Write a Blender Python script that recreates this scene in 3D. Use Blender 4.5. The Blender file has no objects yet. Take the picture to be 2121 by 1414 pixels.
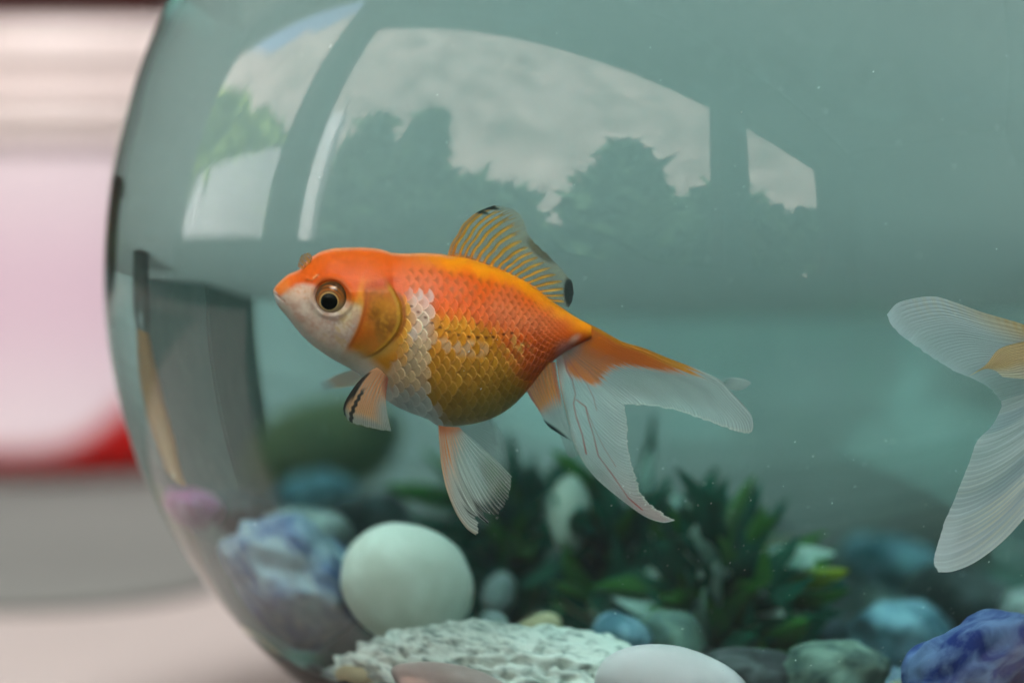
import bpy, bmesh, math, random
import numpy as np
from mathutils import Vector, Matrix, noise

sc = bpy.context.scene
col = sc.collection
rnd = random.Random(7)
nrg = np.random.default_rng(11)

# ------------------------------------------------------------------ camera, sky, sun, exposure
# ---------- camera and bowl optics (pixels of the photograph -> points in the bowl) ----------
PW, PH = 2121.0, 1414.0
R_OUT, B_TOP, B_BOT, WALL = 0.105, 0.105, 0.097, 0.0040
CAM_D, CAM_EL = 0.62, math.radians(3.9)
F_PX = 7158.0
YAW, PITCH = math.atan(374.5/F_PX), CAM_EL+math.atan(137/F_PX)
CAM = np.array([0.0, -CAM_D*math.cos(CAM_EL), CAM_D*math.sin(CAM_EL)])
FWD = np.array([-math.sin(YAW)*math.cos(PITCH), math.cos(YAW)*math.cos(PITCH), -math.sin(PITCH)])
RGT = np.cross(FWD, [0,0,1.0]); RGT /= np.linalg.norm(RGT)
UPV = np.cross(RGT, FWD)
def pix_ray(px, py):
    px = np.asarray(px, float); py = np.asarray(py, float)
    d = FWD + ((px-PW/2)/F_PX)[..., None]*RGT - ((py-PH/2)/F_PX)[..., None]*UPV
    return d/np.linalg.norm(d, axis=-1, keepdims=True)
def hit_ell(o, d, a, bt, bb, far=False):
    # bowl-shaped ellipsoid, upper semi-axis bt, lower bb
    res = None
    for b, up in ((bt, True), (bb, False)):
        s = np.array([1/a, 1/a, 1/b])
        O, D = o*s, d*s
        A = (D*D).sum(-1); B = (O*D).sum(-1); C = (O*O).sum(-1)-1
        q = np.sqrt(np.maximum(B*B-A*C, 0))
        t = (-B+q)/A if far else (-B-q)/A
        p = o+d*t[..., None]
        n = p*s*s; n /= np.linalg.norm(n, axis=-1, keepdims=True)
        if res is None: res = (p, n)
        else:
            m = (p[..., 2] < 0)[..., None]
            res = (np.where(m, p, res[0]), np.where(m, n, res[1]))
    return res
def refr(d, n, eta):
    c = -(d*n).sum(-1, keepdims=True)
    k = 1-eta*eta*(1-c*c)
    return eta*d+(eta*c-np.sqrt(np.maximum(k, 0)))*n
def water_ray(px, py):
    d = pix_ray(px, py); o = np.broadcast_to(CAM, d.shape)
    p, n = hit_ell(o, d, R_OUT, B_TOP, B_BOT)
    d = refr(d, n, 1/1.5)
    p, n = hit_ell(p, d, R_OUT-WALL, B_TOP-WALL, B_BOT-WALL)
    return p, refr(d, n, 1.5/1.333)
def at(px, py, Y):
    """point on the upright plane y = Y inside the water that shows at photo pixel px, py"""
    p, d = water_ray(np.asarray(px, float), np.asarray(py, float))
    t = (Y-p[..., 1])/d[..., 1]
    return p+d*t[..., None]
WATER_DENS, WATER_COL = 5.4, (0.0, 0.70, 0.69)
WATER_SC, WATER_SCOL = 0.28, (0.40, 0.97, 0.93)
cam = bpy.data.cameras.new('camera'); cam_o = bpy.data.objects.new('camera', cam); col.objects.link(cam_o)
cam.sensor_width = 36.0; cam.lens = F_PX/PW*36.0
cam.clip_start = 0.01; cam.clip_end = 600
cam_o.matrix_world = Matrix(((RGT[0], UPV[0], -FWD[0], CAM[0]), (RGT[1], UPV[1], -FWD[1], CAM[1]),
                             (RGT[2], UPV[2], -FWD[2], CAM[2]), (0, 0, 0, 1)))
cam.dof.use_dof = True; cam.dof.focus_distance = 0.546; cam.dof.aperture_fstop = 7.8
sc.camera = cam_o

SUN_EL, SUN_AZ = math.radians(62), math.radians(150)     # azimuth measured from -y towards +x: behind the house
sun_from = Vector((math.sin(SUN_AZ)*math.cos(SUN_EL), -math.cos(SUN_AZ)*math.cos(SUN_EL), math.sin(SUN_EL)))
world = bpy.data.worlds.new('World'); sc.world = world; world.use_nodes = True
wn = world.node_tree.nodes; wl = world.node_tree.links
sky = wn.new('ShaderNodeTexSky'); sky.sky_type = 'NISHITA'; sky.sun_disc = False
sky.sun_elevation = SUN_EL; sky.sun_rotation = math.atan2(sun_from.x, sun_from.y)
sky.dust_density = 6.0; sky.air_density = 1.0
bgn = wn['Background']; bgn.inputs['Strength'].default_value = 0.14
wl.new(sky.outputs[0], bgn.inputs['Color'])
sun = bpy.data.lights.new('sun', 'SUN'); sun.energy = 2.6; sun.angle = math.radians(0.5); sun.color = (1.0, 0.97, 0.92)
sun_o = bpy.data.objects.new('sun', sun); col.objects.link(sun_o)
sun_o.rotation_euler = (-sun_from).to_track_quat('-Z', 'Y').to_euler()
def area_lamp(name, loc, aim, size, watts, c):
    la_ = bpy.data.lights.new(name, 'AREA'); la_.shape = 'RECTANGLE'; la_.size = la_.size_y = size; la_.energy = watts; la_.color = c
    lo = bpy.data.objects.new(name, la_); col.objects.link(lo); lo.location = loc
    lo.rotation_euler = (Vector(aim)-lo.location).to_track_quat('-Z', 'Y').to_euler()
area_lamp('front_fill_light', (0.10, -0.87, 2.05), (0, 0, 0), 0.72, 12.5, (1.0, 0.99, 0.97))  # added fill lamp, high in front of the bowl
area_lamp('back_light', (0.45, 1.25, 2.1), (-.05, .25, -.1), 1.4, 2.5, (1.0, 0.99, 0.97))  # added lamp, brightens table and wall from behind
vs = sc.view_settings
vs.view_transform = 'Standard'; vs.look = 'None'; vs.gamma = 1.0; vs.use_curve_mapping = False
vs.exposure = 3.22
sc.render.engine = 'CYCLES'
cy = sc.cycles
cy.use_denoising = True; cy.max_bounces = 14; cy.diffuse_bounces = 4; cy.glossy_bounces = 6
cy.transmission_bounces = 12; cy.transparent_max_bounces = 24; cy.volume_bounces = 2
cy.caustics_refractive = True; cy.caustics_reflective = True; cy.blur_glossy = 0.5
cy.sample_clamp_indirect = 4.0
cy.use_adaptive_sampling = True; cy.adaptive_threshold = 0.01

# ------------------------------------------------------------------ helpers
def lin(c):
    c = np.asarray(c, float)/255.0
    return np.where(c <= 0.04045, c/12.92, ((c+0.055)/1.055)**2.4)
def sst(a, b, x):
    t = np.clip((np.asarray(x, float)-a)/(b-a), 0, 1); return t*t*(3-2*t)
def blob(x, y, cx, cy_, rx, ry, rot=0.0, soft=0.6):
    c, s = math.cos(rot), math.sin(rot)
    dx, dy = x-cx, y-cy_
    a, b = (dx*c+dy*s)/rx, (-dx*s+dy*c)/ry
    return 1-sst(1-soft, 1+soft, np.sqrt(a*a+b*b))
def mixc(base, colr, m):
    return base*(1-m[..., None])+np.asarray(colr)*m[..., None]
def vnoise(x, y, sc_, seed=0):
    """smooth value noise on arrays, 0..1"""
    x = np.asarray(x, float)/sc_+seed*17.3; y = np.asarray(y, float)/sc_+seed*5.1
    xi, yi = np.floor(x).astype(int), np.floor(y).astype(int)
    fx, fy = x-xi, y-yi
    fx, fy = fx*fx*(3-2*fx), fy*fy*(3-2*fy)
    def h(a, b):
        v = np.sin(a*127.1+b*311.7+seed*74.7)*43758.5453
        return v-np.floor(v)
    return (h(xi, yi)*(1-fx)+h(xi+1, yi)*fx)*(1-fy)+(h(xi, yi+1)*(1-fx)+h(xi+1, yi+1)*fx)*fy
def polydist(x, y, pts):
    d = np.full(np.shape(x), 1e9)
    for (x0, y0), (x1, y1) in zip(pts[:-1], pts[1:]):
        vx, vy = x1-x0, y1-y0; L = vx*vx+vy*vy+1e-9
        t = np.clip(((x-x0)*vx+(y-y0)*vy)/L, 0, 1)
        d = np.minimum(d, np.hypot(x-x0-t*vx, y-y0-t*vy))
    return d
def pchip(xs, ys, x):
    xs, ys = np.asarray(xs, float), np.asarray(ys, float)
    h = np.diff(xs); dl = np.diff(ys)/h
    m = np.zeros_like(xs); m[0], m[-1] = dl[0], dl[-1]
    for i in range(1, len(xs)-1):
        if dl[i-1]*dl[i] > 0:
            w1, w2 = 2*h[i]+h[i-1], h[i]+2*h[i-1]
            m[i] = (w1+w2)/(w1/dl[i-1]+w2/dl[i])
    i = np.clip(np.searchsorted(xs, x)-1, 0, len(xs)-2)
    t = (x-xs[i])/h[i]; t2, t3 = t*t, t*t*t
    return (2*t3-3*t2+1)*ys[i]+(t3-2*t2+t)*h[i]*m[i]+(-2*t3+3*t2)*ys[i+1]+(t3-t2)*h[i]*m[i+1]
def curve(pts, n):
    """Catmull-Rom through pts, n points evenly spaced along it"""
    P = np.asarray(pts, float)
    if len(P) == 2: return P[0]+(P[1]-P[0])*np.linspace(0, 1, n)[:, None]
    Q = np.vstack([2*P[0]-P[1], P, 2*P[-1]-P[-2]]); out = []
    for i in range(1, len(Q)-2):
        for t in np.linspace(0, 1, 24, endpoint=False):
            a, b, c, d = Q[i-1], Q[i], Q[i+1], Q[i+2]
            out.append(0.5*((2*b)+(-a+c)*t+(2*a-5*b+4*c-d)*t*t+(-a+3*b-3*c+d)*t**3))
    out.append(P[-1]); out = np.array(out)
    L = np.concatenate([[0], np.cumsum(np.linalg.norm(np.diff(out, axis=0), axis=1))])
    s = np.linspace(0, L[-1], n)
    return np.stack([np.interp(s, L, out[:, k]) for k in range(out.shape[1])], 1)

def thing(name, label, cat, loc=(0, 0, 0), group=None):
    o = bpy.data.objects.new(name, None); col.objects.link(o)
    o.location = loc; o.empty_display_size = 0.01
    o['label'] = label; o['category'] = cat
    if group: o['group'] = group
    return o
def tag(o, label=None, cat=None, group=None, kind=None):
    if label: o['label'] = label
    if cat: o['category'] = cat
    if group: o['group'] = group
    if kind: o['kind'] = kind
    return o
def wloc(o):
    p = np.zeros(3)
    while o is not None: p += np.array(o.location); o = o.parent
    return p
def obj(name, verts, faces, mat, parent=None, cols=None, smooth=True, loc=None):
    """one mesh object; verts in world space, stored relative to its own base point loc"""
    V = np.asarray(verts, float)
    me = bpy.data.meshes.new(name)
    pl = wloc(parent) if parent is not None else np.zeros(3)
    org = np.array(loc, float) if loc is not None else (pl if parent is not None else np.zeros(3))
    me.from_pydata((V-org).tolist(), [], [tuple(int(i) for i in f) for f in faces])
    if cols is not None:
        a = me.color_attributes.new('Col', 'FLOAT_COLOR', 'POINT')
        a.data.foreach_set('color', np.asarray(cols, np.float32).ravel())
    if smooth: me.polygons.foreach_set('use_smooth', [True]*len(me.polygons))
    for m in (mat if isinstance(mat, (list, tuple)) else [mat]): me.materials.append(m)
    me.update()
    o = bpy.data.objects.new(name, me); col.objects.link(o)
    if parent is not None: o.parent = parent
    o.location = org-pl
    return o
def grid_faces(nu, nv, wrap_u=False, flip=False):
    i = np.arange(nu if wrap_u else nu-1); j = np.arange(nv-1)
    I, J = np.meshgrid(i, j, indexing='ij'); I2 = (I+1) % nu
    q = np.stack([I*nv+J, I2*nv+J, I2*nv+J+1, I*nv+J+1], -1).reshape(-1, 4)
    return q[:, ::-1] if flip else q
def lathe(prof, n=96, axis=(0, 0)):
    """prof: list of (r, z); rings of n points; faces wind outward when the profile runs bottom to top"""
    P = np.asarray(prof, float); a = np.linspace(0, 2*math.pi, n, endpoint=False)
    V = np.stack([axis[0]+np.cos(a)[:, None]*P[:, 0], axis[1]+np.sin(a)[:, None]*P[:, 0],
                  np.broadcast_to(P[:, 1], (n, len(P)))], -1).reshape(-1, 3)
    return V, grid_faces(n, len(P), True)
def box_v(x0, x1, y0, y1, z0, z1):
    V = [(x, y, z) for x in (x0, x1) for y in (y0, y1) for z in (z0, z1)]
    return V, [(0, 1, 3, 2), (4, 6, 7, 5), (0, 4, 5, 1), (2, 3, 7, 6), (0, 2, 6, 4), (1, 5, 7, 3)]
def bevel(o, w, seg=3):
    m = o.modifiers.new('bevel', 'BEVEL'); m.width = w; m.segments = seg; m.limit_method = 'ANGLE'
    return o

# ------------------------------------------------------------------ materials
def new_mat(name):
    m = bpy.data.materials.new(name); m.use_nodes = True
    return m, m.node_tree.nodes, m.node_tree.links, m.node_tree.nodes['Principled BSDF']
def plain(name, c, rough=0.6, spec=0.4, noise_amt=0.15, noise_scale=30.0, bump=0.0, bump_scale=200.0):
    m, n, l, b = new_mat(name)
    b.inputs['Roughness'].default_value = rough; b.inputs['Specular IOR Level'].default_value = spec
    tc = n.new('ShaderNodeTexCoord')
    nz = n.new('ShaderNodeTexNoise'); nz.inputs['Scale'].default_value = noise_scale; nz.inputs['Detail'].default_value = 5
    l.new(tc.outputs['Object'], nz.inputs['Vector'])
    rp = n.new('ShaderNodeMapRange'); rp.inputs[3].default_value = 1-noise_amt; rp.inputs[4].default_value = 1+noise_amt
    l.new(nz.outputs['Fac'], rp.inputs[0])
    mx = n.new('ShaderNodeVectorMath'); mx.operation = 'SCALE'; mx.inputs[0].default_value = tuple(c)[:3]
    l.new(rp.outputs[0], mx.inputs['Scale']); l.new(mx.outputs[0], b.inputs['Base Color'])
    if bump:
        n2 = n.new('ShaderNodeTexNoise'); n2.inputs['Scale'].default_value = bump_scale; n2.inputs['Detail'].default_value = 6
        l.new(tc.outputs['Object'], n2.inputs['Vector'])
        bp = n.new('ShaderNodeBump'); bp.inputs['Strength'].default_value = bump; bp.inputs['Distance'].default_value = 0.2/bump_scale
        l.new(n2.outputs['Fac'], bp.inputs['Height']); l.new(bp.outputs[0], b.inputs['Normal'])
    return m
def attr_mat(name, rough=0.4, spec=0.3, gain=1.0, sss=0.0, bump=0.0, bump_scale=4000):
    m, n, l, b = new_mat(name)
    a = n.new('ShaderNodeVertexColor'); a.layer_name = 'Col'
    l.new(a.outputs['Color'], b.inputs['Base Color'])
    b.inputs['Roughness'].default_value = rough; b.inputs['Specular IOR Level'].default_value = spec
    if sss:
        b.inputs['Subsurface Weight'].default_value = sss; b.inputs['Subsurface Scale'].default_value = 0.0012
        b.inputs['Subsurface Radius'].default_value = (1.0, 0.45, 0.25)
    if bump:
        tc = n.new('ShaderNodeTexCoord'); n2 = n.new('ShaderNodeTexNoise'); n2.inputs['Scale'].default_value = bump_scale
        l.new(tc.outputs['Object'], n2.inputs['Vector'])
        bp = n.new('ShaderNodeBump'); bp.inputs['Strength'].default_value = bump; bp.inputs['Distance'].default_value = 0.0001
        l.new(n2.outputs['Fac'], bp.inputs['Height']); l.new(bp.outputs[0], b.inputs['Normal'])
    return m
def fin_mat(name):
    """thin wet membrane: colour and opacity from the mesh, part of the light passes through"""
    m, n, l, b = new_mat(name)
    a = n.new('ShaderNodeVertexColor'); a.layer_name = 'Col'
    b.inputs['Roughness'].default_value = 0.35; b.inputs['Specular IOR Level'].default_value = 0.25
    l.new(a.outputs['Color'], b.inputs['Base Color'])
    tl = n.new('ShaderNodeBsdfTranslucent'); l.new(a.outputs['Color'], tl.inputs['Color'])
    m1 = n.new('ShaderNodeMixShader'); m1.inputs[0].default_value = 0.42
    l.new(b.outputs[0], m1.inputs[1]); l.new(tl.outputs[0], m1.inputs[2])
    tr = n.new('ShaderNodeBsdfTransparent'); m2 = n.new('ShaderNodeMixShader')
    l.new(a.outputs['Alpha'], m2.inputs[0]); l.new(tr.outputs[0], m2.inputs[1]); l.new(m1.outputs[0], m2.inputs[2])
    l.new(m2.outputs[0], n['Material Output'].inputs['Surface'])
    return m
def glass_mat(name, ior, absorb=None):
    m = bpy.data.materials.new(name); m.use_nodes = True
    n, l = m.node_tree.nodes, m.node_tree.links
    n.remove(n['Principled BSDF'])
    g = n.new('ShaderNodeBsdfGlass'); g.inputs['IOR'].default_value = ior; g.inputs['Roughness'].default_value = 0.0
    g.inputs['Color'].default_value = (1, 1, 1, 1)
    l.new(g.outputs[0], n['Material Output'].inputs['Surface'])
    if absorb:
        v = n.new('ShaderNodeVolumeAbsorption'); dens, c = absorb
        v.inputs['Color'].default_value = (*c, 1); v.inputs['Density'].default_value = dens
        s_ = n.new('ShaderNodeVolumeScatter'); s_.inputs['Color'].default_value = (*WATER_SCOL, 1); s_.inputs['Density'].default_value = WATER_SC
        s_.inputs['Anisotropy'].default_value = 0.2
        ad = n.new('ShaderNodeAddShader'); l.new(v.outputs[0], ad.inputs[0]); l.new(s_.outputs[0], ad.inputs[1])
        l.new(ad.outputs[0], n['Material Output'].inputs['Volume'])
    return m

# ------------------------------------------------------------------ the place: veranda, hillside, table
TABLE_Z = -0.0915
FLOOR_Z = TABLE_Z-0.74
AZ0 = math.radians(-42)                       # the open side of the veranda faces this way
nv_ = np.array([math.sin(AZ0), -math.cos(AZ0), 0]); tv_ = np.array([math.cos(AZ0), math.sin(AZ0), 0])
def room(u, w, z): return nv_*w+tv_*u+np.array([0, 0, z])
def room_box(u0, u1, w0, w1, z0, z1):
    V = [room(u, w, z) for u in (u0, u1) for w in (w0, w1) for z in (z0, z1)]
    return V, [(0, 1, 3, 2), (4, 6, 7, 5), (0, 4, 5, 1), (2, 3, 7, 6), (0, 2, 6, 4), (1, 5, 7, 3)]
WD, HEAD = 2.4, 2.52
M_wall = plain('wall_plaster', (0.31, 0.335, 0.33), 0.8, 0.2, 0.06, 3, 0.1, 60)
M_ceil = plain('ceiling_boards', (0.72, 0.73, 0.73), 0.8, 0.2, 0.2, 4)
M_post = plain('dark_post_paint', (0.10, 0.11, 0.10), 0.7, 0.3, 0.2, 8)
M_floor = plain('veranda_floor', (0.07, 0.07, 0.07), 0.7, 0.3, 0.2, 6)
def struct(name, V, F, m): return tag(obj(name, V, F, m, smooth=False), kind='structure')
struct('veranda_floor', *room_box(-7.5, 7.5, -2.2, WD+.3, FLOOR_Z-.1, FLOOR_Z), M_floor)
struct('ceiling', *room_box(-7.6, 7.6, -2.4, WD+.6, 3.55, 3.65), M_ceil)
struct('wall_back', *room_box(-7.5, 7.5, -2.35, -2.2, FLOOR_Z, 3.55), M_wall)
for k in range(27):                                   # boards added over the plaster, dimming towards the top put into their colour
    z0_ = FLOOR_Z if k == 0 else (.05+(k-1)*.062 if k < 9 else .546+(k-9)*.167)
    z1_ = .0498 if k == 0 else z0_+(.0618 if k < 9 else .1668)
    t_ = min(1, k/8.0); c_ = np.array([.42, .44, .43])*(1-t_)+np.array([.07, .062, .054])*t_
    obj('board', *room_box(-7.49, 7.49, -2.199, -2.18, z0_, z1_), plain('wall_board_grade', c_*(.95+.1*rnd.random()), 0.8, 0.2, 0.2, 3), bpy.data.objects['wall_back'], smooth=False)
struct('wall_right', *room_box(7.5, 7.65, -2.35, WD+.3, FLOOR_Z-.1, 3.55), M_wall)
struct('wall_left', *room_box(-7.65, -7.5, -2.35, WD+.3, FLOOR_Z-.1, 3.55), M_wall)
struct('veranda_header', *room_box(-2.1, 7.5, WD, WD+.25, HEAD, 3.55), M_post)
struct('veranda_lintel', *room_box(-7.5, -2.1, WD, WD+.25, 3.2, 3.55), M_post)
struct('veranda_parapet', *room_box(-7.5, 7.5, WD+.002, WD+.16, FLOOR_Z, 0.30), M_post)
for u0, u1 in ((-2.35, -1.85), (2.62, 3.15), (5.55, 7.5)):
    o = obj('veranda_post', *room_box(u0, u1, WD+.004, WD+.2, 0.29, HEAD+.01 if u0 > 0 else 3.3), M_post, smooth=False)
    tag(o, {-2.35: 'dark post between the two wide openings reflected in the bowl', 2.62: 'dark post beside the narrow opening reflected in the bowl',
            5.55: 'broad dark pier ending the reflected row of openings'}[u0], 'post', 'dark veranda posts reflected in the bowl')
o = obj('white_pillar', *room_box(-4.30, -3.85, WD+3.5, WD+3.8, FLOOR_Z-.12, 3.3), plain('white_paint', (0.75, 0.76, 0.78), 0.6), smooth=False)
tag(o, 'slim white pillar reflected as a pale strip in the bowl', 'pillar')

# ground and hillside seen only as a reflection in the glass
struct('ground', [(-300, -300, FLOOR_Z-.12), (300, -300, FLOOR_Z-.12), (300, 300, FLOOR_Z-.12), (-300, 300, FLOOR_Z-.12)], [(0, 1, 2, 3)],
       plain('dry_grass', (0.16, 0.15, 0.09), 0.9, 0.1, 0.3, 0.5))
az = np.radians(np.linspace(-150, 60, 120)); rr = np.linspace(14, 75, 46)
A, Rr = np.meshgrid(az, rr, indexing='ij')
peak = np.interp(np.degrees(az), [-150, -118, -104, -92, -82, -60, -20, 20, 60], [10, 24, 34, 46, 62, 80, 74, 56, 38])[:, None]
hz = FLOOR_Z-.3+peak*sst(14, 72, Rr)**0.9
hz = hz+(vnoise(A*60, Rr, 6, 3)-.5)*4*sst(14, 30, Rr)+(vnoise(A*60, Rr, 1.7, 5)-.5)*1.6*sst(14, 25, Rr)
Vh = np.stack([np.sin(A)*Rr, -np.cos(A)*Rr, hz], -1).reshape(-1, 3)
tag(obj('hillside', Vh, grid_faces(120, 46), plain('dry_hillside', (0.26, 0.225, 0.205), 0.95, 0.1, 0.9, 0.22)), kind='structure')

M_bark = plain('bark', (0.08, 0.06, 0.045), 0.9, 0.1)
M_leafout = plain('tree_foliage', (0.035, 0.075, 0.03), 0.8, 0.2, 0.5, 1.5)
M_leaflit = plain('bush_foliage', (0.20, 0.30, 0.07), 0.8, 0.2, 0.5, 1.5)
def outdoor_tree(azd, dist, h, rad, label, mat, n=900, cone=True):
    x, y = math.sin(math.radians(azd))*dist, -math.cos(math.radians(azd))*dist
    t = thing('tree', label, 'tree', (x, y, FLOOR_Z-.12), 'trees outside reflected in the bowl')
    V, F = lathe([(rad*.09, FLOOR_Z-.12), (rad*.06, FLOOR_Z+h*.5), (rad*.02, FLOOR_Z+h*.95)], 9, (x, y))
    obj('trunk', V, F, M_bark, t)
    vs_, fs = [], []
    for k in range(n):
        f = rnd.random()**0.8; a = rnd.uniform(0, 2*math.pi)
        z = FLOOR_Z+h*(.1+.9*f)
        r = rad*((1-f)**.8 if cone else math.sqrt(max(0, 1-(2*f-1)**2)))*(.35+.65*math.sqrt(rnd.random()))*(0.8+.4*rnd.random())
        c = np.array([x+math.cos(a)*r, y+math.sin(a)*r, z]); s = rad*rnd.uniform(.07, .16)
        q = [c+s*np.array([rnd.gauss(0, 1), rnd.gauss(0, 1), rnd.gauss(0, .7)]) for _ in range(4)]
        b = len(vs_); vs_ += q; fs += [(b, b+1, b+2), (b, b+2, b+3)]
    obj('crown', vs_, fs, mat, t, smooth=False)
outdoor_tree(-66, 12, 6.4, 3.0, 'dark pointed tree reflected beside the pale strip in the bowl', M_leafout, 1700)
outdoor_tree(-54, 11.5, 7.0, 2.6, 'tallest dark tree reflected in the middle of the bowl', M_leafout, 1700)
outdoor_tree(-40, 12, 4.6, 3.0, 'low dark tree reflected above the dorsal fin', M_leafout, 1500, False)
outdoor_tree(-13, 11, 6.0, 3.4, 'broad dark tree reflected beside the narrow opening', M_leafout, 2000)
outdoor_tree(5, 12, 4.6, 2.8, 'rounded dark tree reflected near the narrow opening', M_leafout, 1300, False)
outdoor_tree(22, 11, 3.6, 1.9, 'small tree reflected in the narrow opening', M_leafout, 900, False)
outdoor_tree(-94, 17, 6.6, 3.4, 'sunlit green bush reflected near the bowl edge', M_leaflit, 1800, False)
outdoor_tree(-106, 22, 8.2, 4.2, 'yellow green bush reflected against the bowl edge', M_leaflit, 1800, False)
fr = thing('picket_fence', 'white picket fence reflected near the left edge of the bowl', 'fence', tuple(room(-7.4, 6.5, FLOOR_Z-.12)))
M_pick = plain('fence_paint', (0.55, 0.57, 0.60), 0.6)
for k in range(44):
    u = -20+k*.32
    obj('picket', *room_box(u, u+.2, 6.5, 6.53, FLOOR_Z-.12, 2.9+.03*math.sin(k)), M_pick, fr, smooth=False)
obj('rail', *room_box(-20, -5.9, 6.535, 6.58, 0.6, 0.7), M_pick, fr, smooth=False)

# table
M_cloth = plain('pale_tablecloth', (0.245, 0.215, 0.205), 0.85, 0.15, 0.10, 9, 0.12, 900)
tb = thing('table', 'pale pinkish cloth covered table under the fish bowl', 'table', (0.1, 0.5, FLOOR_Z))
bevel(obj('table_top', *box_v(-1.15, 2.6, -0.052, 2.2, TABLE_Z-.03, TABLE_Z), M_cloth, tb, smooth=False), .004)
for x in (-1.05, 2.5):
    for y in (.0, 2.1):
        obj('leg', *box_v(x, x+.06, y-.03, y+.03, FLOOR_Z, TABLE_Z-.029), M_post, tb, smooth=False)

PAD_Z = TABLE_Z+.003
M_pad = plain('shade_grey', (0.105, 0.108, 0.102), 0.9, 0.1, 0.15, 12, 0.2, 900)
out = []
for cx_, cy_, a0 in ((-.165, .222, -90), (-.165, .69, 0), (-.85, .69, 90), (-.85, .222, 180)):      # rounded corners
    for a in np.radians(np.linspace(a0, a0+90, 14)): out.append((cx_+.05*math.cos(a), cy_+.05*math.sin(a)))
nO = len(out)
V = [(x, y, TABLE_Z+.0002) for x, y in out]+[(x, y, PAD_Z-.001) for x, y in out]+[(-.5+(x+.5)*.997, .456+(y-.456)*.997, PAD_Z) for x, y in out]
F = [(k, (k+1) % nO, nO+(k+1) % nO, nO+k) for k in range(nO)]+[(nO+k, nO+(k+1) % nO, 2*nO+(k+1) % nO, 2*nO+k) for k in range(nO)]+[tuple(range(2*nO, 3*nO)), tuple(range(nO-1, -1, -1))]
pad = obj('shade_mat', V, F, M_pad, smooth=False, loc=(-.5, .45, TABLE_Z))  # dark sheet added for the grey shade on the table below the tub
tag(pad, 'thin dark mat holding the grey shade under the white tub', 'mat')

# ------------------------------------------------------------------ bowl and water
WATER_Z, RIM_Z = 0.074, 0.084
def ell_r(z, a, bt, bb):
    b = bt if z > 0 else bb
    return a*math.sqrt(max(0, 1-(z/b)**2))
def ell_prof(a, bt, bb, z0, z1, n):
    t0, t1 = -math.acos(0)*0+math.asin(max(-1, z0/bb)), math.asin(z1/bt)
    out = []
    for t in np.linspace(t0, t1, n):
        out.append((a*math.cos(t), (bt if t > 0 else bb)*math.sin(t)))
    return out
ai, bti, bbi = R_OUT-WALL, B_TOP-WALL, B_BOT-WALL
prof = [(0.0001, TABLE_Z), (0.02, TABLE_Z)]+ell_prof(R_OUT, B_TOP, B_BOT, TABLE_Z, RIM_Z, 150)
ro, ri = prof[-1][0], ell_r(RIM_Z, ai, bti, bbi)
prof += [((ro+ri)/2+.0016, RIM_Z+.0012), ((ro+ri)/2, RIM_Z+.0018), ((ro+ri)/2-.0012, RIM_Z+.0010)]
prof += [(ell_r(z, ai, bti, bbi), z) for z in np.linspace(RIM_Z, WATER_Z, 10)]
V, F = lathe(prof, 300)
bowl = obj('fish_bowl', V, F, glass_mat('clear_glass', 1.5), loc=(0, 0, TABLE_Z))
tag(bowl, 'round clear glass fish bowl full of greenish water on the table', 'fish bowl')
ABS = (WATER_DENS, WATER_COL)
BASE_I = -0.0885
prof = [(0.0001, BASE_I), (0.018, BASE_I)]+ell_prof(ai, bti, bbi, BASE_I, WATER_Z, 150)
V, F = lathe(prof, 300)
nV = len(V); n2 = len(prof)
V = np.vstack([V, [[0, 0, WATER_Z]]])
F = [tuple(f) for f in F]; nside = len(F)
F += [((k*n2+n2-1), (((k+1) % 300)*n2+n2-1), nV) for k in range(300)]
wat = obj('water', V, F, [glass_mat('water_against_glass', 1.333/1.5, ABS), glass_mat('water_surface', 1.333, ABS)])
for k in range(nside, len(F)): wat.data.polygons[k].material_index = 1; wat.data.polygons[k].use_smooth = False
tag(wat, kind='structure')

# ------------------------------------------------------------------ tub and chest behind the bowl
def on_table(px, py, z=TABLE_Z):
    d = pix_ray(px, py); return CAM+d*((z-CAM[2])/d[2])
fp = on_table(20, 1000, PAD_Z)
TR = 0.07
tc_ = np.array([fp[0], fp[1]+TR])
dist = fp[1]-CAM[1]
def tub_z(py, yy): 
    d = pix_ray(20, py); return (CAM+d*((yy-CAM[1])/d[1]))[2]
zt = [tub_z(p, fp[1]) for p in (1000, 290, 240, 190, 120, 54)]
tub = thing('plastic_tub', 'pinkish white plastic tub with red wavy base behind the bowl', 'tub', (tc_[0], tc_[1], PAD_Z))
z0 = zt[0]
pr = [(0.0005, z0+.0005), (TR-.006, z0+.0005), (TR-.002, z0+.003), (TR, z0+.008)]+[(TR+.0005*i/30, z0+.008+(zt[1]-z0-.008)*i/30) for i in range(1, 31)]
V, F = lathe(pr, 128, tc_)
ang = np.degrees(np.arctan2(V[:, 0]-tc_[0], -(V[:, 1]-tc_[1])))     # 0 facing the camera side, + to the right
hgt = (V[:, 2]-z0)/(zt[1]-z0)
wave = 0.085+0.17*np.exp(-((ang-36)/15.0)**2)+0.14*np.exp(-((ang+58)/22.0)**2)+.12*np.exp(-((ang-120)/25.0)**2)
c = np.tile(lin((200, 188, 194)), (len(V), 1))
c = mixc(c, lin((186, 160, 176)), .8*np.exp(-((hgt-.55)/.3)**2))  # violet tint of the light on the tub, put into its colour
c = mixc(c, lin((150, 8, 6)), 1-sst(-.01, .035, hgt-wave))
obj('tub_body', V, F, attr_mat('tub_plastic', 0.35, 0.4), tub, np.hstack([c, np.ones((len(c), 1))]))
M_lid = plain('tub_lid_plastic', lin((206, 193, 191)), 0.35, 0.4, 0.03)
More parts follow.
